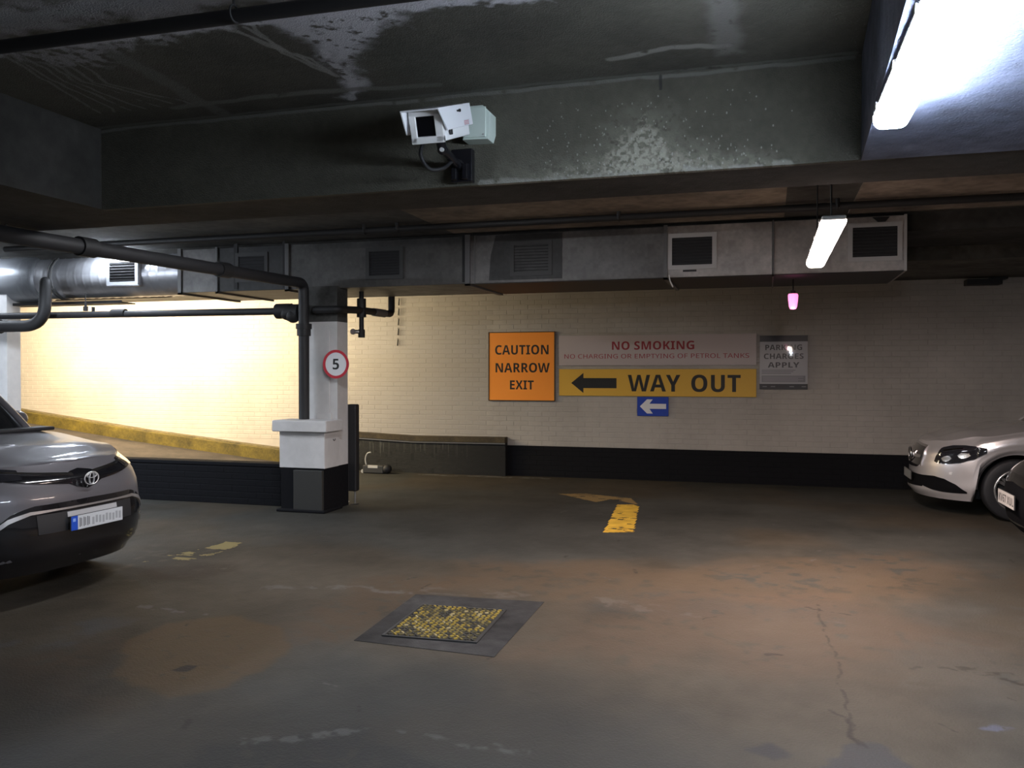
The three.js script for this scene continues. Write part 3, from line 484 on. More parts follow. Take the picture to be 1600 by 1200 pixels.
// ------------------------------------------------------------------ security camera
{
  const housing = mat([0.88, 0.9, 0.92], 0.4), shield = mat([0.88, 0.9, 0.95], 0.4, 0), dark = mat([0.01, 0.01, 0.013], 0.25);
  const t = thing('security_camera', 'white boxed security camera with a sunshield on a black bracket on the beam', 'security camera', [-1.655, 2.66, -BEAM + 0.012]);
  const head = new THREE.Group(); head.name = 'camera_head';
  // head frame: front faces +z and looks down
  head.position.set(0.015, 0.235, 0.39); head.rotation.x = 0.34; t.add(head);
  part('body', [rbox(0.172, 0.15, 0.4, 0, 0, 0, 0.008)], housing, head);
  part('front_bezel', [rbox(0.176, 0.026, 0.02, 0, 0.066, 0.205, 0.004), rbox(0.176, 0.034, 0.02, 0, -0.062, 0.205, 0.004), rbox(0.034, 0.152, 0.02, -0.071, 0, 0.205, 0.004), rbox(0.042, 0.152, 0.02, 0.067, 0, 0.205, 0.004)], mat([0.85, 0.85, 0.84], 0.5), head);
  part('window', [rbox(0.108, 0.096, 0.006, -0.002, 0.004, 0.202, 0.002)], mat([0.004, 0.004, 0.006], 0.06), head, 'dark glass front window');
  const sh = extrude([[-0.12, -0.03], [-0.1, 0.088], [0.1, 0.088], [0.108, -0.02], [0.104, -0.022], [0.096, 0.082], [-0.096, 0.082], [-0.115, -0.032]], 0.44, 0.001); sh.translate(0, 0, -0.2); { const p = sh.attributes.position; for (let i = 0; i < p.count; i++) if (p.getZ(i) > 0) p.setZ(i, p.getZ(i) + (p.getY(i) - 0.03) * 0.75); sh.computeVertexNormals(); }
  part('sunshield', [sh], shield, head, 'pale sloping sunshield');
  part('hinge', [mv(rbox(0.012, 0.05, 0.03, 0.094, -0.025, 0.12, 0.004), 0, 0, 0)], dark, head);
  part('shield_screw', [rod(V(0.1, 0.06, -0.01), V(0.112, 0.06, -0.01), 0.008), rod(V(0.1, 0.06, 0.02), V(0.112, 0.06, 0.02), 0.005)], dark, head);
  const label = new THREE.PlaneGeometry(0.09, 0.03); label.rotateY(Math.PI / 2);
  part('red_print', [mv(label, 0.1095, -0.005, -0.1)], mat([1, 1, 1], 0.5, 0, { map: canvasTex(128, 48, (g) => { g.fillStyle = '#dfe2ea'; g.fillRect(0, 0, 128, 48); g.fillStyle = '#d06a78'; for (const x of [10, 46, 82]) { g.fillRect(x, 8, 26, 6); g.fillRect(x, 22, 26, 5); g.fillRect(x, 34, 26, 6); g.fillRect(x, 8, 6, 32); } }) }), head, 'small red printed mark');
  part('arm', [rod(V(0.0, 0.085, 0.03), V(-0.01, 0.13, 0.3), 0.022), rod(V(-0.01, 0.12, 0.3), V(-0.005, 0.18, 0.36), 0.026), mv(new THREE.SphereGeometry(0.03, 16, 12), -0.01, 0.128, 0.3)], dark, t);
  part('bolt', [rod(V(0.0, 0.118, 0.33), V(0.0, 0.116, 0.345), 0.011)], mat([0.85, 0.85, 0.85], 0.3, 0.2), t, 'bright bolt at the joint');
  part('wall_plate', [rbox(0.125, 0.185, 0.05, 0.005, 0.1, 0.026, 0.006), rbox(0.03, 0.09, 0.07, -0.03, 0.06, 0.05, 0.004), rbox(0.03, 0.09, 0.07, 0.035, 0.06, 0.05, 0.004)], dark, t, 'black wall plate');
  const loop = new THREE.CatmullRomCurve3([V(0.0, 0.2, 0.33), V(-0.08, 0.17, 0.36), V(-0.12, 0.1, 0.34), V(-0.085, 0.03, 0.3), V(-0.03, 0.04, 0.25), V(-0.005, 0.1, 0.16), V(0.0, 0.12, 0.05)]);
  part('cable', [new THREE.TubeGeometry(loop, 60, 0.011, 10)], rubber, t, 'looped black cable');
}
{
  const t = thing('junction_box', 'pale grey green junction box on the beam behind the security camera', 'junction box', [-1.53, 2.975, -BEAM + 0.012]);
  const m = mat([0.62, 0.72, 0.67], 0.55);
  const b = extrude([[-0.09, -0.085], [0.05, -0.09], [0.062, -0.05], [0.062, 0.05], [0.02, 0.09], [-0.09, 0.09]], 0.1, 0.004);
  part('box', [b], m, t); part('lid', [rbox(0.13, 0.165, 0.012, -0.022, 0, 0.108, 0.004)], m, t);
  part('lid_screw', [rod(V(0.03, -0.07, 0.112), V(0.03, -0.07, 0.118), 0.005)], steel, t);
}
// ------------------------------------------------------------------ signs on the back wall
const font = await new FontLoader().loadAsync('fonts/droid/droid_sans_bold.typeface.json');
function sign(name, label, x0, x1, y0, y1, edge, tex, off = 0.018, o = {}) {
  const w = x1 - x0, h = y1 - y0, t = thing(name, label, 'sign', [(x0 + x1) / 2, (y0 + y1) / 2, -WALL + off]);
  part('panel', [rbox(w, h, 0.012, 0, 0, 0, 0.003)], edge, t);
  const f = new THREE.PlaneGeometry(w - 0.006, h - 0.006); f.translate(0, 0, 0.0072); part('printed_face', [f], mat([1, 1, 1], 0.55, 0, { map: tex, ...o }), t);
  return t;
}
function spread(g, text, x, y, w, size, bold = true) { // lettering set to a width
  g.font = `${bold ? 'bold ' : ''}${size}px sans-serif`; const k = w / g.measureText(text).width; g.save(); g.translate(x, y); g.scale(k, 1); g.textAlign = 'center'; g.textBaseline = 'middle'; g.fillText(text, 0, 0); g.restore();
}
{
  const t = sign('caution_sign', 'square orange sign reading CAUTION NARROW EXIT in black capitals', -4.182, -3.112, 1.16, 2.228, mat([0.06, 0.03, 0.01], 0.6), canvasTex(768, 768, (g, w, h) => {
    g.fillStyle = '#fb982a'; g.fillRect(0, 0, w, h); g.fillStyle = '#141010';
    spread(g, 'CAUTION', w / 2 + 5, 200, 640, 145); spread(g, 'NARROW', w / 2 + 5, 400, 640, 145); spread(g, 'EXIT', w / 2, 592, 290, 140);
  }));
  for (const [a, b, c, d] of [[0, 0.528, 1.07, 0.012], [0, -0.528, 1.07, 0.012]]) part('edge_strip', [rbox(c, d, 0.02, a, b, 0.004, 0.002)], mat([0.07, 0.035, 0.012], 0.6), t);
  for (const s of [-1, 1]) part('edge_strip', [rbox(0.014, 1.07, 0.02, s * 0.528, 0, 0.004, 0.002)], mat([0.07, 0.035, 0.012], 0.6), t);
}
sign('no_smoking_sign', 'long pale sign with red NO SMOKING lettering above the yellow arrow sign', -3.052, -0.158, 1.705, 2.158, mat([0.45, 0.42, 0.42], 0.6), canvasTex(1536, 240, (g, w, h) => {
  g.fillStyle = '#b9aead'; g.fillRect(0, 0, w, h); g.fillStyle = '#8f2530'; spread(g, 'NO SMOKING', 752, 84, 660, 92);
  g.fillStyle = '#97353f'; spread(g, 'NO CHARGING OR EMPTYING OF PETROL TANKS', 762, 168, 1450, 50, false); g.strokeStyle = '#97353f'; 
}));
sign('way_out_sign', 'long yellow sign with a black arrow and the words WAY OUT', -3.051, -0.158, 1.246, 1.652, mat([0.3, 0.22, 0.05], 0.6), canvasTex(1536, 216, (g, w, h) => {
  g.fillStyle = '#d9ab3a'; g.fillRect(0, 0, w, h); g.fillStyle = '#101010';
  g.beginPath(); g.moveTo(100, 112); g.lineTo(200, 30); g.lineTo(200, 72); g.lineTo(468, 72); g.lineTo(468, 154); g.lineTo(200, 154); g.lineTo(200, 194); g.closePath(); g.fill();
  spread(g, 'WAY', 763, 114, 410, 184); spread(g, 'OUT', 1233, 114, 385, 184);
}));
{
  const t = sign('blue_arrow_sign', 'small blue sign with a white arrow under the yellow sign', -1.859, -1.398, 0.956, 1.24, mat([0.01, 0.05, 0.3], 0.5), canvasTex(384, 240, (g, w, h) => { g.fillStyle = '#0c3aa6'; g.fillRect(0, 0, w, h); }), 0.02);
  const a = extrude([[-0.19, 0], [-0.085, 0.105], [0.0, 0.105], [-0.05, 0.04], [0.195, 0.04], [0.195, -0.035], [-0.05, -0.035], [0.0, -0.105], [-0.085, -0.105]], 0.002); a.translate(0, 0, 0.0075);
  part('arrow', [a], mat([0.72, 0.72, 0.74], 0.6), t, 'white arrow');
}
{ // glossy bowed notice
  const x0 = -0.115, x1 = 0.534, y0 = 1.36, y1 = 2.122, w = x1 - x0, h = y1 - y0, t = thing('parking_notice', 'glossy white notice reading PARKING CHARGES APPLY with black bands', 'sign', [(x0 + x1) / 2, (y0 + y1) / 2, -WALL + 0.012]);
  part('backing', [rbox(w, h, 0.008, 0, 0, 0, 0.002)], mat([0.35, 0.35, 0.36], 0.5), t);
  const f = new THREE.PlaneGeometry(w, h, 24, 28), p = f.attributes.position; for (let i = 0; i < p.count; i++) { const X = p.getX(i) / w * 2, Y = p.getY(i) / h * 2; p.setZ(i, 0.008 + 0.012 * (1 - Y * Y) * (1 - 0.3 * X * X) + 0.004 * Math.sin(2.4 * X + 1.2 * Y) * (1 - Y * Y)); } f.computeVertexNormals();
  part('printed_face', [f], mat([1, 1, 1], 0.4, 0, { clearcoat: 1, clearcoatRoughness: 0.05, map: canvasTex(640, 752, (g, W, H) => {
    g.fillStyle = '#a5a4a8'; g.fillRect(0, 0, W, H); g.fillStyle = '#151416'; g.fillRect(0, 0, W, 84); g.fillRect(0, H - 76, W, 76);
    spread(g, 'PARKING', W / 2, 165, 510, 104); spread(g, 'CHARGES', W / 2, 288, 540, 104); spread(g, 'APPLY', W / 2, 410, 420, 104);
    g.fillStyle = '#6c6b70'; for (let i = 0; i < 3; i++) g.fillRect(30, 478 + i * 22, 450 - i * 30, 10); g.fillStyle = '#77767b'; g.fillRect(30, 560, W - 60, 90);
    g.fillStyle = '#a5a4a8'; for (let i = 0; i < 4; i++) g.fillRect(44, 576 + i * 18, W - 100 - (i % 2) * 70, 6);
    g.fillStyle = '#77767a'; for (const x of [40, 150, 400, 560]) g.fillRect(x, H - 46, 60, 12);
  }) }), t);
}
{ // speed limit
  const t = thing('speed_sign', 'round white speed sign with red rim and black number 5 on the column', 'sign', [-4.829, 1.697, -9.0]);
  part('disc', [mv(new THREE.CylinderGeometry(0.168, 0.168, 0.006, 48), 0, 0, 0, Math.PI / 2)], mat([0.72, 0.72, 0.73], 0.5), t);
  const ring = new THREE.Shape(); ring.absarc(0, 0, 0.168, 0, Math.PI * 2); const hole = new THREE.Path(); hole.absarc(0, 0, 0.136, 0, Math.PI * 2, true); ring.holes.push(hole);
  part('red_rim', [new THREE.ExtrudeGeometry(ring, { depth: 0.003, bevelEnabled: false, curveSegments: 40 }).translate(0, 0, 0.003)], mat([0.5, 0.02, 0.035], 0.5), t, 'red rim');
  const n = new TextGeometry('5', { font, size: 0.125, depth: 0.002, curveSegments: 8 }); n.computeBoundingBox(); n.translate(-(n.boundingBox.max.x + n.boundingBox.min.x) / 2, -(n.boundingBox.max.y + n.boundingBox.min.y) / 2, 0.003);
  part('number', [n], mat([0.01, 0.01, 0.01], 0.6), t, 'black number 5');
  part('bracket', [rbox(0.1, 0.05, 0.09, -0.08, 0, -0.045, 0.004)], steel, t);
}
// ------------------------------------------------------------------ small things by the walls
{
  const t = thing('guard_post', 'slim black padded post standing beside the column', 'post', [-4.822, 0, -9.42]);
  part('padding', [boxUV(rbox(0.118, 1.055, 0.1, 0, 0.688, 0, 0.02))], rubber, t);
  part('edge_bead', [rbox(0.012, 1.05, 0.012, -0.045, 0.688, 0.052, 0.004)], mat([0.06, 0.06, 0.062], 0.4), t);
  part('rod', [rod(V(0.02, 0, 0), V(0.02, 0.18, 0), 0.012)], steel, t);
  part('foot', [mv(new THREE.CylinderGeometry(0.05, 0.06, 0.012, 20), 0.01, 0.006, 0)], iron, t);
  part('cable_loop', [new THREE.TubeGeometry(new THREE.CatmullRomCurve3([V(-0.05, 0.2, 0.04), V(-0.075, 0.13, 0.05), V(-0.07, 0.06, 0.05), V(-0.04, 0.03, 0.04)]), 24, 0.009, 8)], mat([0.5, 0.48, 0.44], 0.6), t, 'pale loop of cable');
}
{
  const t = thing('carry_case', 'small dark case with a pale label and handle on the floor by the plinth', 'case', [-5.98, 0, -12.42]);
  part('case_body', [boxUV(rbox(0.36, 0.13, 0.16, 0, 0.068, 0, 0.02))], mat([0.03, 0.03, 0.03], 0.6), t);
  part('label_plate', [rbox(0.17, 0.045, 0.006, 0.0, 0.112, 0.08, 0.002)], mat([0.5, 0.49, 0.46], 0.6), t, 'pale label plate');
  part('handle', [new THREE.TubeGeometry(new THREE.CatmullRomCurve3([V(-0.15, 0.12, 0), V(-0.165, 0.22, 0), V(-0.13, 0.31, 0), V(-0.07, 0.33, 0)]), 24, 0.012, 8)], mat([0.42, 0.42, 0.4], 0.6), t, 'pale curved handle');
  part('side_ball', [mv(new THREE.SphereGeometry(0.075, 18, 14), 0.22, 0.075, 0.02)], rubber, t);
  part('castor', [mv(new THREE.CylinderGeometry(0.03, 0.03, 0.03, 16), -0.2, 0.03, 0.02, Math.PI / 2)], mat([0.4, 0.4, 0.39], 0.5), t);
}
{
  const t = thing('hanging_chain', 'thin chain of dark links hanging down the cream brick wall beside the riser', 'chain', [-5.7, 2.0, -WALL + 0.04]);
  part('cord', [rod(V(0, 0.02, -0.015), V(0.01, 0.86, -0.015), 0.002, 6)], mat([0.55, 0.5, 0.42], 0.7), t);
  [[-0.012, 0.03], [-0.002, 0.2], [0.002, 0.36], [0.004, 0.52], [0.01, 0.68]].forEach(([x, y], i) => part('link', [rod(V(x - 0.006, y, 0), V(x + 0.004, y + 0.1, 0), 0.01, 10), mv(new THREE.TorusGeometry(0.01, 0.003, 6, 12), x, y + 0.11, 0)], iron, t));
}
{
  const t = thing('wall_bracket', 'dark flat bracket high on the wall above the silver car', 'bracket', [2.71, 2.79, -WALL + 0.12]);
  part('plate', [rbox(0.42, 0.075, 0.2, 0, 0, 0, 0.008)], iron, t); part('stay', [rbox(0.2, 0.03, 0.16, 0.18, 0.045, 0, 0.005)], iron, t);
}
// ------------------------------------------------------------------ manhole cover and floor markings
{
  const t = thing('manhole_cover', 'worn yellow and black studded square cover in a dark floor patch', 'manhole cover', [-1.955, 0, -5.104], 0.05);
  part('surround', [extrude([[-0.43, -0.47], [0.46, -0.56], [0.5, 0.64], [-0.44, 0.62]], 0.003).rotateX(-Math.PI / 2)], concrete([0.066, 0.064, 0.063], { roughness: 0.95, specularIntensity: 0.2 }), t, 'dark grey mortar surround');
  const fr = []; for (const [w, d, x, z] of [[0.6, 0.018, 0, 0.352], [0.6, 0.018, 0, -0.352], [0.018, 0.7, 0.292, 0], [0.018, 0.7, -0.292, 0]]) fr.push(rbox(w, 0.012, d, x, 0.006, z, 0.002));
  part('frame', fr, mat([0.02, 0.02, 0.02], 0.6), t);
  part('plate', [rbox(0.565, 0.008, 0.685, 0, 0.004, 0, 0.002)], mat([0.028, 0.024, 0.016], 0.8), t);
  const forms = [0, 1].map((k) => { const g = rbox(0.026, 0.012, 0.013, 0, 0, 0, 0.003); g.rotateY(k ? 0.78 : -0.78); return g; });
  const ym = [mat([0.3, 0.21, 0.03], 0.7), mat([0.2, 0.15, 0.04], 0.75), mat([0.04, 0.035, 0.025], 0.8), mat([0.36, 0.29, 0.13], 0.7), mat([0.1, 0.08, 0.03], 0.8)];
  for (let j = 0; j < 18; j++) for (let i = 0; i < 16; i++) {
    const x = lerp(-0.262, 0.262, i / 15), z = lerp(-0.322, 0.322, j / 17), wear = fbm(i * 0.35, j * 0.35, 91, 3) + (z > 0.15 ? -0.1 : 0.05), k = wear < 0.4 ? (rnd() < 0.5 ? 2 : 4) : rnd() < 0.22 ? (rnd() < 0.5 ? 3 : 2) : wear < 0.5 ? (rnd() < 0.4 ? 4 : 1) : rnd() < 0.2 ? 1 : 0;
    const m = new THREE.Mesh(forms[(i + j) % 2], ym[k]); m.name = numbered('stud'); m.position.set(x, 0.0115, z); m.castShadow = m.receiveShadow = true; t.add(m);
  }
}
const wornYellow = (seedN, thr) => { const c = tile(256, (u, v) => { const a = fbm(u * 9, v * 9, seedN, 5, 9); return a > thr ? [190 + 50 * a, 146 + 50 * a, 40 + 30 * a] : [110, 88, 40]; }); return mat([0.95, 0.95, 0.95], 0.75, 0, { map: c }); };
// paint film: an irregular outline cut from noise, a millimetre thick
function paint(poly, step, wob, keep, s) {
  const xs = poly.map((p) => p[0]), ys = poly.map((p) => p[1]), P = [], inside = (x, y) => { let c = false; for (let i = 0, j = poly.length - 1; i < poly.length; j = i++) { const [ax, ay] = poly[i], [bx, by] = poly[j]; if (ay > y !== by > y && x < (bx - ax) * (y - ay) / (by - ay) + ax) c = !c; } return c; };
  for (let x = Math.min(...xs); x < Math.max(...xs); x += step) for (let y = Math.min(...ys); y < Math.max(...ys); y += step) {
    const cx = x + step / 2, cy = y + step / 2, wx = cx + wob * 2 * (fbm(cx * 9, cy * 9, s, 3) - 0.5), wy = cy + wob * 2 * (fbm(cx * 9 + 40, cy * 9, s, 3) - 0.5);
    if (!inside(wx, wy) || fbm(cx * 5, cy * 13, s + 3, 4) < keep) continue;
    const z = 0.0018; P.push(x, z, -y, x + step, z, -y, x + step, z, -y - step, x, z, -y, x + step, z, -y - step, x, z, -y - step);
  }
  const g = new THREE.BufferGeometry(); g.setAttribute('position', new THREE.Float32BufferAttribute(P, 3)); g.computeVertexNormals(); return boxUV(g);
}
{
  const t = thing('arrow_marking', 'yellow painted turning arrow on the floor with a faded head', 'floor marking');
  part('stem', [paint([[-1.57, 8.46], [-1.282, 8.546], [-1.47, 10.2], [-1.56, 10.36], [-1.74, 10.3]], 0.02, 0.012, 0.27, 3)], wornYellow(7, 0.27), t);
  part('arrow_head', [paint([[-2.63, 10.98], [-2.02, 10.4], [-1.9, 10.72], [-1.6, 10.44], [-1.5, 10.36], [-1.66, 10.85], [-2.0, 10.98], [-2.3, 11.1]], 0.02, 0.012, 0.3, 5)], mat([0.26, 0.17, 0.06], 0.8), t, 'faded arrow head');
}
{
  const t = paint([[-5.08, 6.02], [-4.72, 6.18], [-4.66, 6.45], [-4.72, 6.95], [-4.9, 6.98], [-4.93, 6.5], [-5.02, 6.35]], 0.01, 0.05, 0.49, 11), m = part('bay_line', [t], mat([0.19, 0.15, 0.05], 0.85));
  tag(m, 'worn yellow remnant of a bay line in front of the grey car', 'floor marking');
}
// ------------------------------------------------------------------ cars
// local frame: +x forward, nose at x = 0, z across, y up
function makeCar(o) {
  const { W, L, bot, a, n, noseX, prof, top, crown } = o;
  const key = (list, x) => { if (x <= list[0][0]) return list[0][1]; for (let i = 1; i < list.length; i++) if (x <= list[i][0]) { const t = (x - list[i - 1][0]) / (list[i][0] - list[i - 1][0]); return lerp(list[i - 1][1], list[i][1], t * t * (3 - 2 * t)); } return list.at(-1)[1]; };
  const XN = (t) => key(noseX, t), PB = (t) => W * key(prof, t), HT = (x) => key(top, x);      // x is minus the distance behind the nose
  const arch = (x) => { let h = bot; for (const wx of o.wheels) { const q = o.archR * o.archR - (x - wx) * (x - wx); if (q > 0) h = Math.max(h, o.wheelR + Math.sqrt(q)); } return h; };
  const hb = (x, z) => (z > W * 0.72 ? arch(x) : bot);
  const point = (t, u, s) => { // u 0..1 nose wrap, 1..2 side, 2..3 tail wrap
    let x, z; const xN = XN(t), b = PB(t), aT = 0.6, back = -L + 0.08 * t;
    if (u <= 1) { const f = u * Math.PI / 2; x = xN - a * (1 - Math.pow(Math.cos(f), 2 / n)); z = b * Math.pow(Math.sin(f), 2 / n); }
    else if (u <= 2) { x = lerp(xN - a, back + aT, u - 1); z = b; }
    else { const f = (3 - u) * Math.PI / 2; x = back + aT * (1 - Math.pow(Math.cos(f), 2 / n)); z = b * Math.pow(Math.sin(f), 2 / n); }
    const low = hb(x, z); return V(x, lerp(low, Math.max(HT(x), low + 0.02), t), s * z);
  };
  const us = []; for (let i = 0; i <= 40; i++) us.push(Math.max(i / 40, 0.0001)); for (let i = 1; i <= 150; i++) us.push(1 + i / 150); for (let i = 1; i <= 20; i++) us.push(2 + i / 20);
  const grid = (rows, cols, fn, flip) => { const P = [], I = [], c1 = cols + 1; for (let r = 0; r <= rows; r++) for (let c = 0; c <= cols; c++) { const p = fn(r, c); P.push(p.x, p.y, p.z); } for (let r = 0; r < rows; r++) for (let c = 0; c < cols; c++) { const q = r * c1 + c, A = [q, q + 1, q + c1, q + 1, q + c1 + 1, q + c1]; if (flip) A.reverse(); I.push(...A); } const g = new THREE.BufferGeometry(); g.setAttribute('position', new THREE.Float32BufferAttribute(P, 3)); g.setIndex(I); g.computeVertexNormals(); return g; };
  const ring = [...us.slice().reverse().map((u) => [u, -1]), ...us.slice(1).map((u) => [u, 1])], NT = 18;
  const shell = grid(NT, ring.length - 1, (r, c) => point(r / NT, ring[c][0], ring[c][1]), false);
  const NV = 14;
  const deck = grid(us.length - 1, NV, (r, c) => { const p = point(1, us[r], 1), v = c / NV * 2 - 1, e = 1 - Math.pow(Math.abs(v), 2.6); return V(p.x, p.y + crown * e * sstep(0, 0.5, -p.x) * sstep(0, 0.3, L + p.x) + (o.ridge ?? 0) * Math.exp(-Math.pow((Math.abs(v) - 0.62) / 0.12, 2)) * sstep(0.1, 0.5, -p.x), p.z * v); }, false);
  const car = thing('car', o.label, 'car', o.pos, o.turn);
  part('body', [shell, deck], o.paint, car);
  part('underside', [slab(-L + 0.9, -0.9, bot + 0.01, bot + 0.05, -W * 0.82, W * 0.82)], rubber, car);
  // patch on the nose: keys [z, low, high]
  const zOf = (z) => Math.asin(Math.pow(clamp(Math.abs(z) / W, 0, 0.999), n / 2)) * Math.sign(z || 1);
  function onNose(f, h) { // f: wrap angle, sign = side
    let t = 0.5, p; for (let k = 0; k < 8; k++) { p = point(t, Math.abs(f) / (Math.PI / 2), Math.sign(f) || 1); const low = hb(p.x, Math.abs(p.z)), hi = HT(p.x); t = clamp((h - low) / (hi - low)); } return p.setY(h);
  }
  function patch(name, keys, off, m, parent, label, mirror) {
    const zs = keys.map((k) => k[0]), f0 = zOf(zs[0]), f1 = zOf(zs.at(-1)), nu = 36, nv = 8, ky = (z, i) => { if (z <= zs[0]) return keys[0][i]; for (let k = 1; k < keys.length; k++) if (z <= zs[k]) return lerp(keys[k - 1][i], keys[k][i], (z - zs[k - 1]) / (zs[k] - zs[k - 1])); return keys.at(-1)[i]; };
    const sf = (u, v, d) => { const f = lerp(f0, f1, u), z = W * Math.pow(Math.sin(Math.abs(f)), 2 / n) * Math.sign(f), h = lerp(ky(z, 1), ky(z, 2), v), e = 0.004, p = onNose(f, h), q = onNose(f + e, h), r = onNose(f, h + e), nn = r.clone().sub(p).cross(q.clone().sub(p)); if (nn.x < 0 && Math.abs(nn.x) > Math.abs(nn.z) || nn.z * p.z < 0 && Math.abs(nn.z) > Math.abs(nn.x)) nn.negate(); nn.normalize(); return p.addScaledVector(nn, d); };
    const front = grid(nv, nu, (r, c) => sf(c / nu, r / nv, off), false), loop = []; for (let c = 0; c <= nu; c++) loop.push([c / nu, 0]); for (let r = 1; r <= nv; r++) loop.push([1, r / nv]); for (let c = nu - 1; c >= 0; c--) loop.push([c / nu, 1]); for (let r = nv - 1; r >= 0; r--) loop.push([0, r / nv]);
    const skirt = grid(1, loop.length - 1, (r, c) => sf(loop[c][0], loop[c][1], r ? off : -0.02), false);
    const g = mergeGeometries([clean(front), clean(skirt)]), out = part(name, [g], m, parent ?? car, label);
    if (mirror) patch(name, keys.map((k) => [-k[0], k[1], k[2]]).reverse(), off, m, parent, label);
    return out;
  }
  // wheels in their arches
  const tyre = new THREE.LatheGeometry([[0.62, -0.1], [0.7, -0.112], [0.93, -0.11], [0.99, -0.085], [1, -0.04], [1, 0.04], [0.99, 0.085], [0.93, 0.11], [0.7, 0.112], [0.62, 0.1]].map(([r, y]) => new THREE.Vector2(r * o.wheelR, y)), 44); tyre.rotateX(Math.PI / 2);
  const spokes = []; for (let i = 0; i < 5; i++) for (const k of [-0.12, 0.12]) { const g = rbox(o.wheelR * 0.56, 0.035, 0.03, o.wheelR * 0.34, 0, 0.085, 0.008); g.rotateZ(i * Math.PI * 2 / 5 + k); spokes.push(g); }
  const rimG = mergeGeometries([clean(new THREE.TorusGeometry(o.wheelR * 0.65, 0.014, 10, 40).translate(0, 0, 0.108)), clean(new THREE.CylinderGeometry(o.wheelR * 0.64, o.wheelR * 0.64, 0.17, 36, 1, true).rotateX(Math.PI / 2)), ...spokes.map(clean), clean(new THREE.CylinderGeometry(0.06, 0.065, 0.05, 20).rotateX(Math.PI / 2).translate(0, 0, 0.085))]);
  const hub = new THREE.CylinderGeometry(o.wheelR * 0.5, o.wheelR * 0.5, 0.03, 30).rotateX(Math.PI / 2);
  for (const wx of o.wheels) for (const s of [-1, 1]) {
    const w = part('wheel', [tyre], rubber, car); w.position.set(wx, o.wheelR, s * (W - 0.125)); if (s < 0) w.rotation.y = Math.PI;
    part('rim', [rimG], o.rim, w); part('brake_disc', [hub], mat([0.05, 0.05, 0.05], 0.5, 0.5), w);
    const liner = new THREE.CylinderGeometry(o.archR, o.archR, 0.34, 30, 1, true, 0, Math.PI); liner.rotateX(Math.PI / 2).rotateZ(Math.PI / 2); liner.translate(wx, o.wheelR, s * (W - 0.2));
    part('arch_liner', [liner, slab(wx - o.archR, wx + o.archR, bot, o.wheelR + o.archR, s * (W - 0.36), s * (W - 0.375))], rubber, car);
  }
  // cabin
  const cab = o.cabin, outline = (t, k, inset) => { const e = t, x0 = lerp(cab.front, cab.roofFront, e), x1 = lerp(cab.back, cab.roofBack, e), w = lerp(W * 0.9, W * 0.64, Math.pow(e, 1.15)), f = k * Math.PI * 2, q = 5; const c = Math.cos(f), s = Math.sin(f); return V((x0 + x1) / 2 + (x0 - x1) / 2 * Math.sign(c) * Math.pow(Math.abs(c), 2 / q), lerp(HT(cab.front) + cab.drop, cab.roof, Math.sin(e * Math.PI / 2)), w * Math.sign(s) * Math.pow(Math.abs(s), 2 / q)); };
  part('cabin_glass', [grid(12, 96, (r, c) => outline(r / 12 * 0.93, c / 96), true)], mat([0.01, 0.011, 0.013], 0.06, 0, { clearcoat: 1 }), car);
  part('roof', [grid(6, 96, (r, c) => { const p = outline(0.93, c / 96), k = r / 6, m = V((cab.roofFront + cab.roofBack) / 2, cab.roof + 0.02, 0); return p.multiplyScalar(1.004).lerp(m.setY(lerp(p.y, cab.roof + 0.02, 1)), k); }, true)], o.paint, car);
  for (const s of [-1, 1]) { const P = []; for (let i = 0; i <= 10; i++) { const p = outline(i / 10 * 0.93, s > 0 ? 0.085 : 0.915); P.push(p.multiplyScalar(1.002)); } part('windscreen_pillar', [new THREE.TubeGeometry(new THREE.CatmullRomCurve3(P), 24, 0.035, 8)], o.paint, car); }
  for (const s of [-1, 1]) part('door_mirror', [mv(new THREE.SphereGeometry(0.1, 18, 12).scale(0.9, 0.75, 1.15), cab.front - 0.62, HT(cab.front) + 0.1, s * (W + 0.05)), rod(V(cab.front - 0.62, HT(cab.front) + 0.05, s * W * 0.86), V(cab.front - 0.62, HT(cab.front) + 0.08, s * W), 0.025)], o.paint, car);
  return { car, patch, onNose, zOf };
}
function plateMesh(parent, x, y, z, w, h, tilt, draw) {
  const p = part('number_plate', [mv(rbox(w, h, 0.01, 0, 0, 0, 0.003), x, y, z, 0, Math.PI / 2, tilt)], mat([0.04, 0.04, 0.04], 0.5), parent);
  const f = new THREE.PlaneGeometry(w - 0.006, h - 0.006); f.translate(0, 0, 0.0062); part('plate_print', [mv(f, x, y, z, 0, Math.PI / 2, tilt)], mat([1, 1, 1], 0.5, 0, { map: canvasTex(512, 112, draw) }), p); return p;
}
const lampBits = mat([0.6, 0.58, 0.55], 0.22, 0.85), chrome = mat([0.8, 0.8, 0.82], 0.14, 1), gloss = mat([0.006, 0.006, 0.008], 0.2, 0, { clearcoat: 1 }), mesh = mat([0.004, 0.004, 0.005], 0.8, 0, { specularIntensity: 0.2 }), lens = mat([0.02, 0.02, 0.024], 0.05, 0, { clearcoat: 1 });
const suvPaint = mat([0.125, 0.12, 0.13], 0.42, 0.25, { clearcoat: 0.35, clearcoatRoughness: 0.04, specularIntensity: 0.4 });
const metallic = (c, r = 0.36, k = 1, kr = 0.06) => mat(c, r, 0.6, { clearcoat: k, clearcoatRoughness: kr });
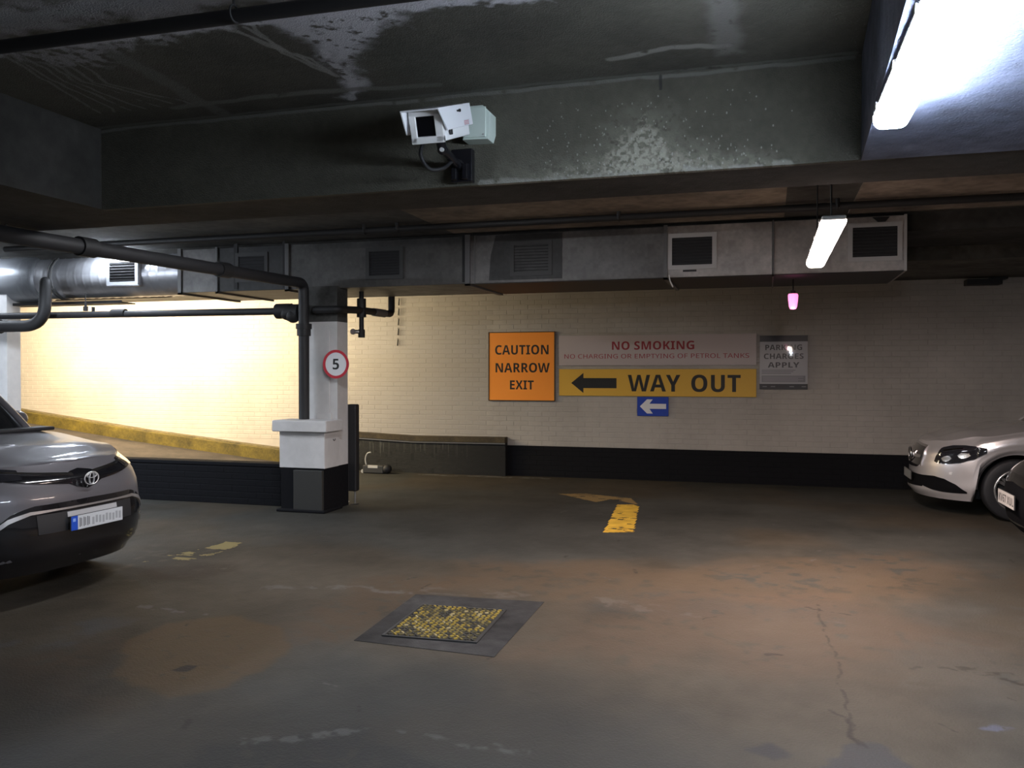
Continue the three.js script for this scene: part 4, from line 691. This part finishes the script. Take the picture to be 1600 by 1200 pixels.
{
  const K = makeCar({ W: 0.915, L: 4.6, bot: 0.22, a: 0.8, n: 2.7, label: 'dark grey metallic parked car with a slim chrome grille strip and silver trimmed intake', pos: [-4.68, 0, -5.06], turn: 0,
    noseX: [[0, -0.1], [0.18, -0.01], [0.4, 0], [0.7, -0.02], [0.86, -0.06], [1, -0.17]], prof: [[0, 0.93], [0.3, 0.985], [0.55, 1], [0.8, 0.985], [1, 0.9]], top: [[-4.6, 1.05], [-4, 1.12], [-1.7, 1.12], [-1.25, 1.1], [-0.6, 1.02], [-0.25, 0.96], [0, 0.93]], crown: 0.042, ridge: 0.008,
    wheels: [-0.92, -3.58], wheelR: 0.35, archR: 0.41, paint: suvPaint, rim: mat([0.3, 0.3, 0.32], 0.35, 0.8),
    cabin: { front: -1.1, roofFront: -2.0, back: -4.5, roofBack: -4.1, roof: 1.66, drop: 0.0 } });
  const { car, patch } = K;
  patch('upper_grille', [[-0.72, 0.885, 0.935], [-0.4, 0.84, 0.9], [-0.14, 0.81, 0.875], [-0.07, 0.775, 0.9], [0, 0.765, 0.905], [0.07, 0.775, 0.9], [0.14, 0.81, 0.875], [0.4, 0.84, 0.9], [0.72, 0.885, 0.935]], 0.004, gloss);
  for (const s of [1, -1]) {
    patch('grille_trim', (s > 0 ? [[0.1, 0.862, 0.878], [0.4, 0.892, 0.903], [0.7, 0.925, 0.936]] : [[-0.7, 0.925, 0.936], [-0.4, 0.892, 0.903], [-0.1, 0.862, 0.878]]), 0.012, chrome, car, 'chrome strip');
    patch('headlight', (s > 0 ? [[0.5, 0.87, 0.93], [0.66, 0.87, 0.955], [0.8, 0.9, 0.985], [0.895, 0.97, 1.01]] : [[-0.895, 0.97, 1.01], [-0.8, 0.9, 0.985], [-0.66, 0.87, 0.955], [-0.5, 0.87, 0.93]]), 0.008, lens);
    patch('fog_light', (s > 0 ? [[0.69, 0.42, 0.48], [0.755, 0.41, 0.47]] : [[-0.755, 0.41, 0.47], [-0.69, 0.42, 0.48]]), 0.014, chrome);
  }
  patch('lower_intake', [[-0.86, 0.221, 0.44], [-0.7, 0.221, 0.56], [-0.58, 0.221, 0.66], [-0.46, 0.221, 0.695], [0, 0.221, 0.7], [0.46, 0.221, 0.695], [0.58, 0.221, 0.66], [0.7, 0.221, 0.56], [0.86, 0.221, 0.44]], 0.004, gloss);
  patch('intake_trim', [[-0.84, 0.43, 0.455], [-0.72, 0.515, 0.545], [-0.6, 0.6, 0.63], [-0.48, 0.638, 0.66], [-0.3, 0.645, 0.658], [0.3, 0.645, 0.658], [0.48, 0.638, 0.66], [0.6, 0.6, 0.63], [0.72, 0.515, 0.545], [0.84, 0.43, 0.455]], 0.012, mat([0.6, 0.58, 0.58], 0.3, 0.8), car, 'silver intake trim');
  patch('mesh_panel', [[-0.44, 0.5, 0.63], [0.44, 0.5, 0.63]], 0.008, mat([0.016, 0.016, 0.018], 0.6));
  patch('plate_bracket', [[-0.25, 0.59, 0.625], [0.22, 0.59, 0.625]], 0.014, mat([0.45, 0.45, 0.46], 0.4), car, 'pale plate bracket');
  plateMesh(car, 0.028, 0.545, -0.02, 0.5, 0.105, 0, (g, w, h) => {
    g.fillStyle = '#c8ccd0'; g.fillRect(0, 0, w, h); g.fillStyle = '#1c4fc0'; g.fillRect(0, 0, 62, h); g.fillStyle = '#8fb0f0'; g.fillRect(16, 18, 26, 26);
    g.fillStyle = 'rgba(50,52,56,0.7)'; for (const x of [78, 116, 152]) { g.fillRect(x, 20, 10, 74); g.fillRect(x + 16, 24, 8, 66); } g.fillStyle = 'rgba(120,124,128,0.5)'; for (let x = 200; x < 480; x += 34) g.fillRect(x, 26 + (x % 3) * 5, 22, 60);
  });
  const em = (rx, ry, r) => { const g = new THREE.TorusGeometry(1, r, 10, 36); g.scale(rx, ry, 0.06); return g; };
  const badge = mat([0.75, 0.75, 0.76], 0.3, 0.5); const e = part('emblem', [em(0.066, 0.046, 0.07), em(0.022, 0.044, 0.13), em(0.044, 0.017, 0.13).translate(0, 0.02, 0)].map((g) => mv(g, 0, 0, 0, 0, Math.PI / 2)), badge, car, 'chrome oval badge'); e.position.set(0.0, 0.838, 0);
  const hp = part('wiper_cowl', [rbox(0.16, 0.03, 1.45, -1.12, 1.135, 0, 0.012)], rubber, car);
}
{
  const K = makeCar({ W: 0.925, L: 4.9, bot: 0.19, a: 0.98, n: 2.45, label: 'silver saloon car with a round star badge grille parked by the dark dado', pos: [1.62, 0, -11.17], turn: Math.PI,
    noseX: [[0, -0.05], [0.12, 0], [0.35, -0.015], [0.6, -0.02], [0.82, -0.05], [1, -0.13]], prof: [[0, 0.95], [0.25, 0.99], [0.5, 1], [0.8, 0.985], [1, 0.9]], top: [[-4.9, 0.98], [-4, 1.0], [-1.6, 1.0], [-1.1, 0.97], [-0.6, 0.9], [-0.25, 0.83], [0, 0.755]], crown: 0.055, ridge: 0.01,
    wheels: [-0.93, -3.87], wheelR: 0.335, archR: 0.385, paint: metallic([0.75, 0.72, 0.72], 0.34), rim: mat([0.6, 0.6, 0.6], 0.25, 0.9),
    cabin: { front: -1.2, roofFront: -2.2, back: -4.5, roofBack: -3.6, roof: 1.46, drop: 0.0 } });
  const { car, patch } = K;
  const sides = (name, keys, off, m, label) => { patch(name, keys, off, m, car, label, true); };
  patch('grille', [[-0.4, 0.56, 0.745], [-0.3, 0.51, 0.755], [0, 0.5, 0.765], [0.3, 0.51, 0.755], [0.4, 0.56, 0.745]], 0.006, gloss);
  patch('grille_surround', [[-0.41, 0.735, 0.76], [0, 0.755, 0.78], [0.41, 0.735, 0.76]], 0.014, chrome, car, 'chrome grille edge');
  patch('grille_bar', [[-0.36, 0.615, 0.65], [-0.13, 0.61, 0.655], [0.13, 0.61, 0.655], [0.36, 0.615, 0.65]], 0.02, chrome);
  sides('grille_side', [[0.4, 0.53, 0.75], [0.418, 0.53, 0.75]], 0.016, chrome);
  sides('headlight', [[0.60, 0.6, 0.66], [0.64, 0.585, 0.755], [0.72, 0.585, 0.785], [0.8, 0.61, 0.795], [0.86, 0.66, 0.79], [0.892, 0.73, 0.78]], 0.014, lens);
  sides('headlight_lamp', [[0.665, 0.64, 0.642], [0.685, 0.613, 0.665], [0.71, 0.605, 0.675], [0.73, 0.62, 0.668], [0.745, 0.645, 0.647]], 0.02, lampBits, 'bright lamp inside the headlight');
  sides('headlight_lamp', [[0.775, 0.685, 0.687], [0.79, 0.66, 0.715], [0.81, 0.655, 0.722], [0.827, 0.668, 0.715], [0.838, 0.69, 0.692]], 0.02, lampBits, 'bright lamp inside the headlight');
  sides('headlight_strip', [[0.67, 0.715, 0.73], [0.8, 0.755, 0.768]], 0.02, chrome);
  sides('side_intake', [[0.42, 0.32, 0.43], [0.6, 0.285, 0.44], [0.7, 0.275, 0.42], [0.78, 0.275, 0.37], [0.84, 0.28, 0.295]], 0.006, mesh);
  patch('center_intake', [[-0.45, 0.3, 0.43], [0, 0.28, 0.43], [0.45, 0.3, 0.43]], 0.006, mesh);
  sides('parking_sensor', [[0.735, 0.475, 0.5], [0.755, 0.475, 0.5]], 0.006, mat([0.8, 0.8, 0.8], 0.3));
  plateMesh(car, 0.012, 0.40, 0, 0.5, 0.105, 0, (g, w, h) => { g.fillStyle = '#8c8c8a'; g.fillRect(0, 0, w, h); });
  const st = [new THREE.TorusGeometry(0.085, 0.009, 10, 40)]; for (let i = 0; i < 3; i++) { const b = extrude([[-0.012, 0], [0.012, 0], [0, 0.08]], 0.008); b.rotateZ(i * Math.PI * 2 / 3); st.push(b); }
  const e = part('star_badge', st.map((g) => mv(g, 0, 0, 0, 0, Math.PI / 2)), chrome, car, 'chrome star badge'); e.position.set(-0.012, 0.633, 0);
}
{
  const K = makeCar({ W: 0.9, L: 4.3, bot: 0.2, a: 0.8, n: 2.5, label: 'black car partly in view with a white number plate beside the silver saloon', pos: [2.0, 0, -8.29], turn: Math.PI,
    noseX: [[0, -0.12], [0.2, -0.03], [0.42, 0], [0.7, -0.02], [1, -0.2]], prof: [[0, 0.92], [0.3, 0.985], [0.55, 1], [0.8, 0.985], [1, 0.9]], top: [[-4.3, 1.0], [-3.8, 1.08], [-1.6, 1.05], [-1.1, 1.02], [-0.5, 0.96], [-0.2, 0.88], [0, 0.83]], crown: 0.05, ridge: 0.01,
    wheels: [-0.86, -3.4], wheelR: 0.33, archR: 0.38, paint: metallic([0.008, 0.008, 0.009], 0.45), rim: mat([0.4, 0.4, 0.4], 0.35, 0.8),
    cabin: { front: -1.05, roofFront: -1.9, back: -4.2, roofBack: -3.8, roof: 1.52, drop: 0 } });
  const { car, patch } = K;
  patch('lower_grille', [[-0.7, 0.25, 0.6], [0, 0.23, 0.66], [0.7, 0.25, 0.6]], 0.004, mesh);
  patch('upper_grille', [[-0.5, 0.72, 0.8], [0.5, 0.72, 0.8]], 0.004, gloss);
  for (const s of [1, -1]) patch('headlight', s > 0 ? [[0.55, 0.7, 0.78], [0.7, 0.69, 0.82], [0.85, 0.78, 0.86]] : [[-0.85, 0.78, 0.86], [-0.7, 0.69, 0.82], [-0.55, 0.7, 0.78]], 0.006, lens);
  plateMesh(car, 0.026, 0.51, 0, 0.52, 0.125, 0, (g, w, h) => { g.fillStyle = '#c9c4bf'; g.fillRect(0, 0, w, h); g.fillStyle = '#191717'; spread(g, 'KV67 XUL', w / 2 + 2, h / 2 + 3, w - 40, 92); });
}
scene.traverse((o) => { if (o.isMesh) { o.castShadow = o.receiveShadow = true; } });
renderer.render(scene, camera);
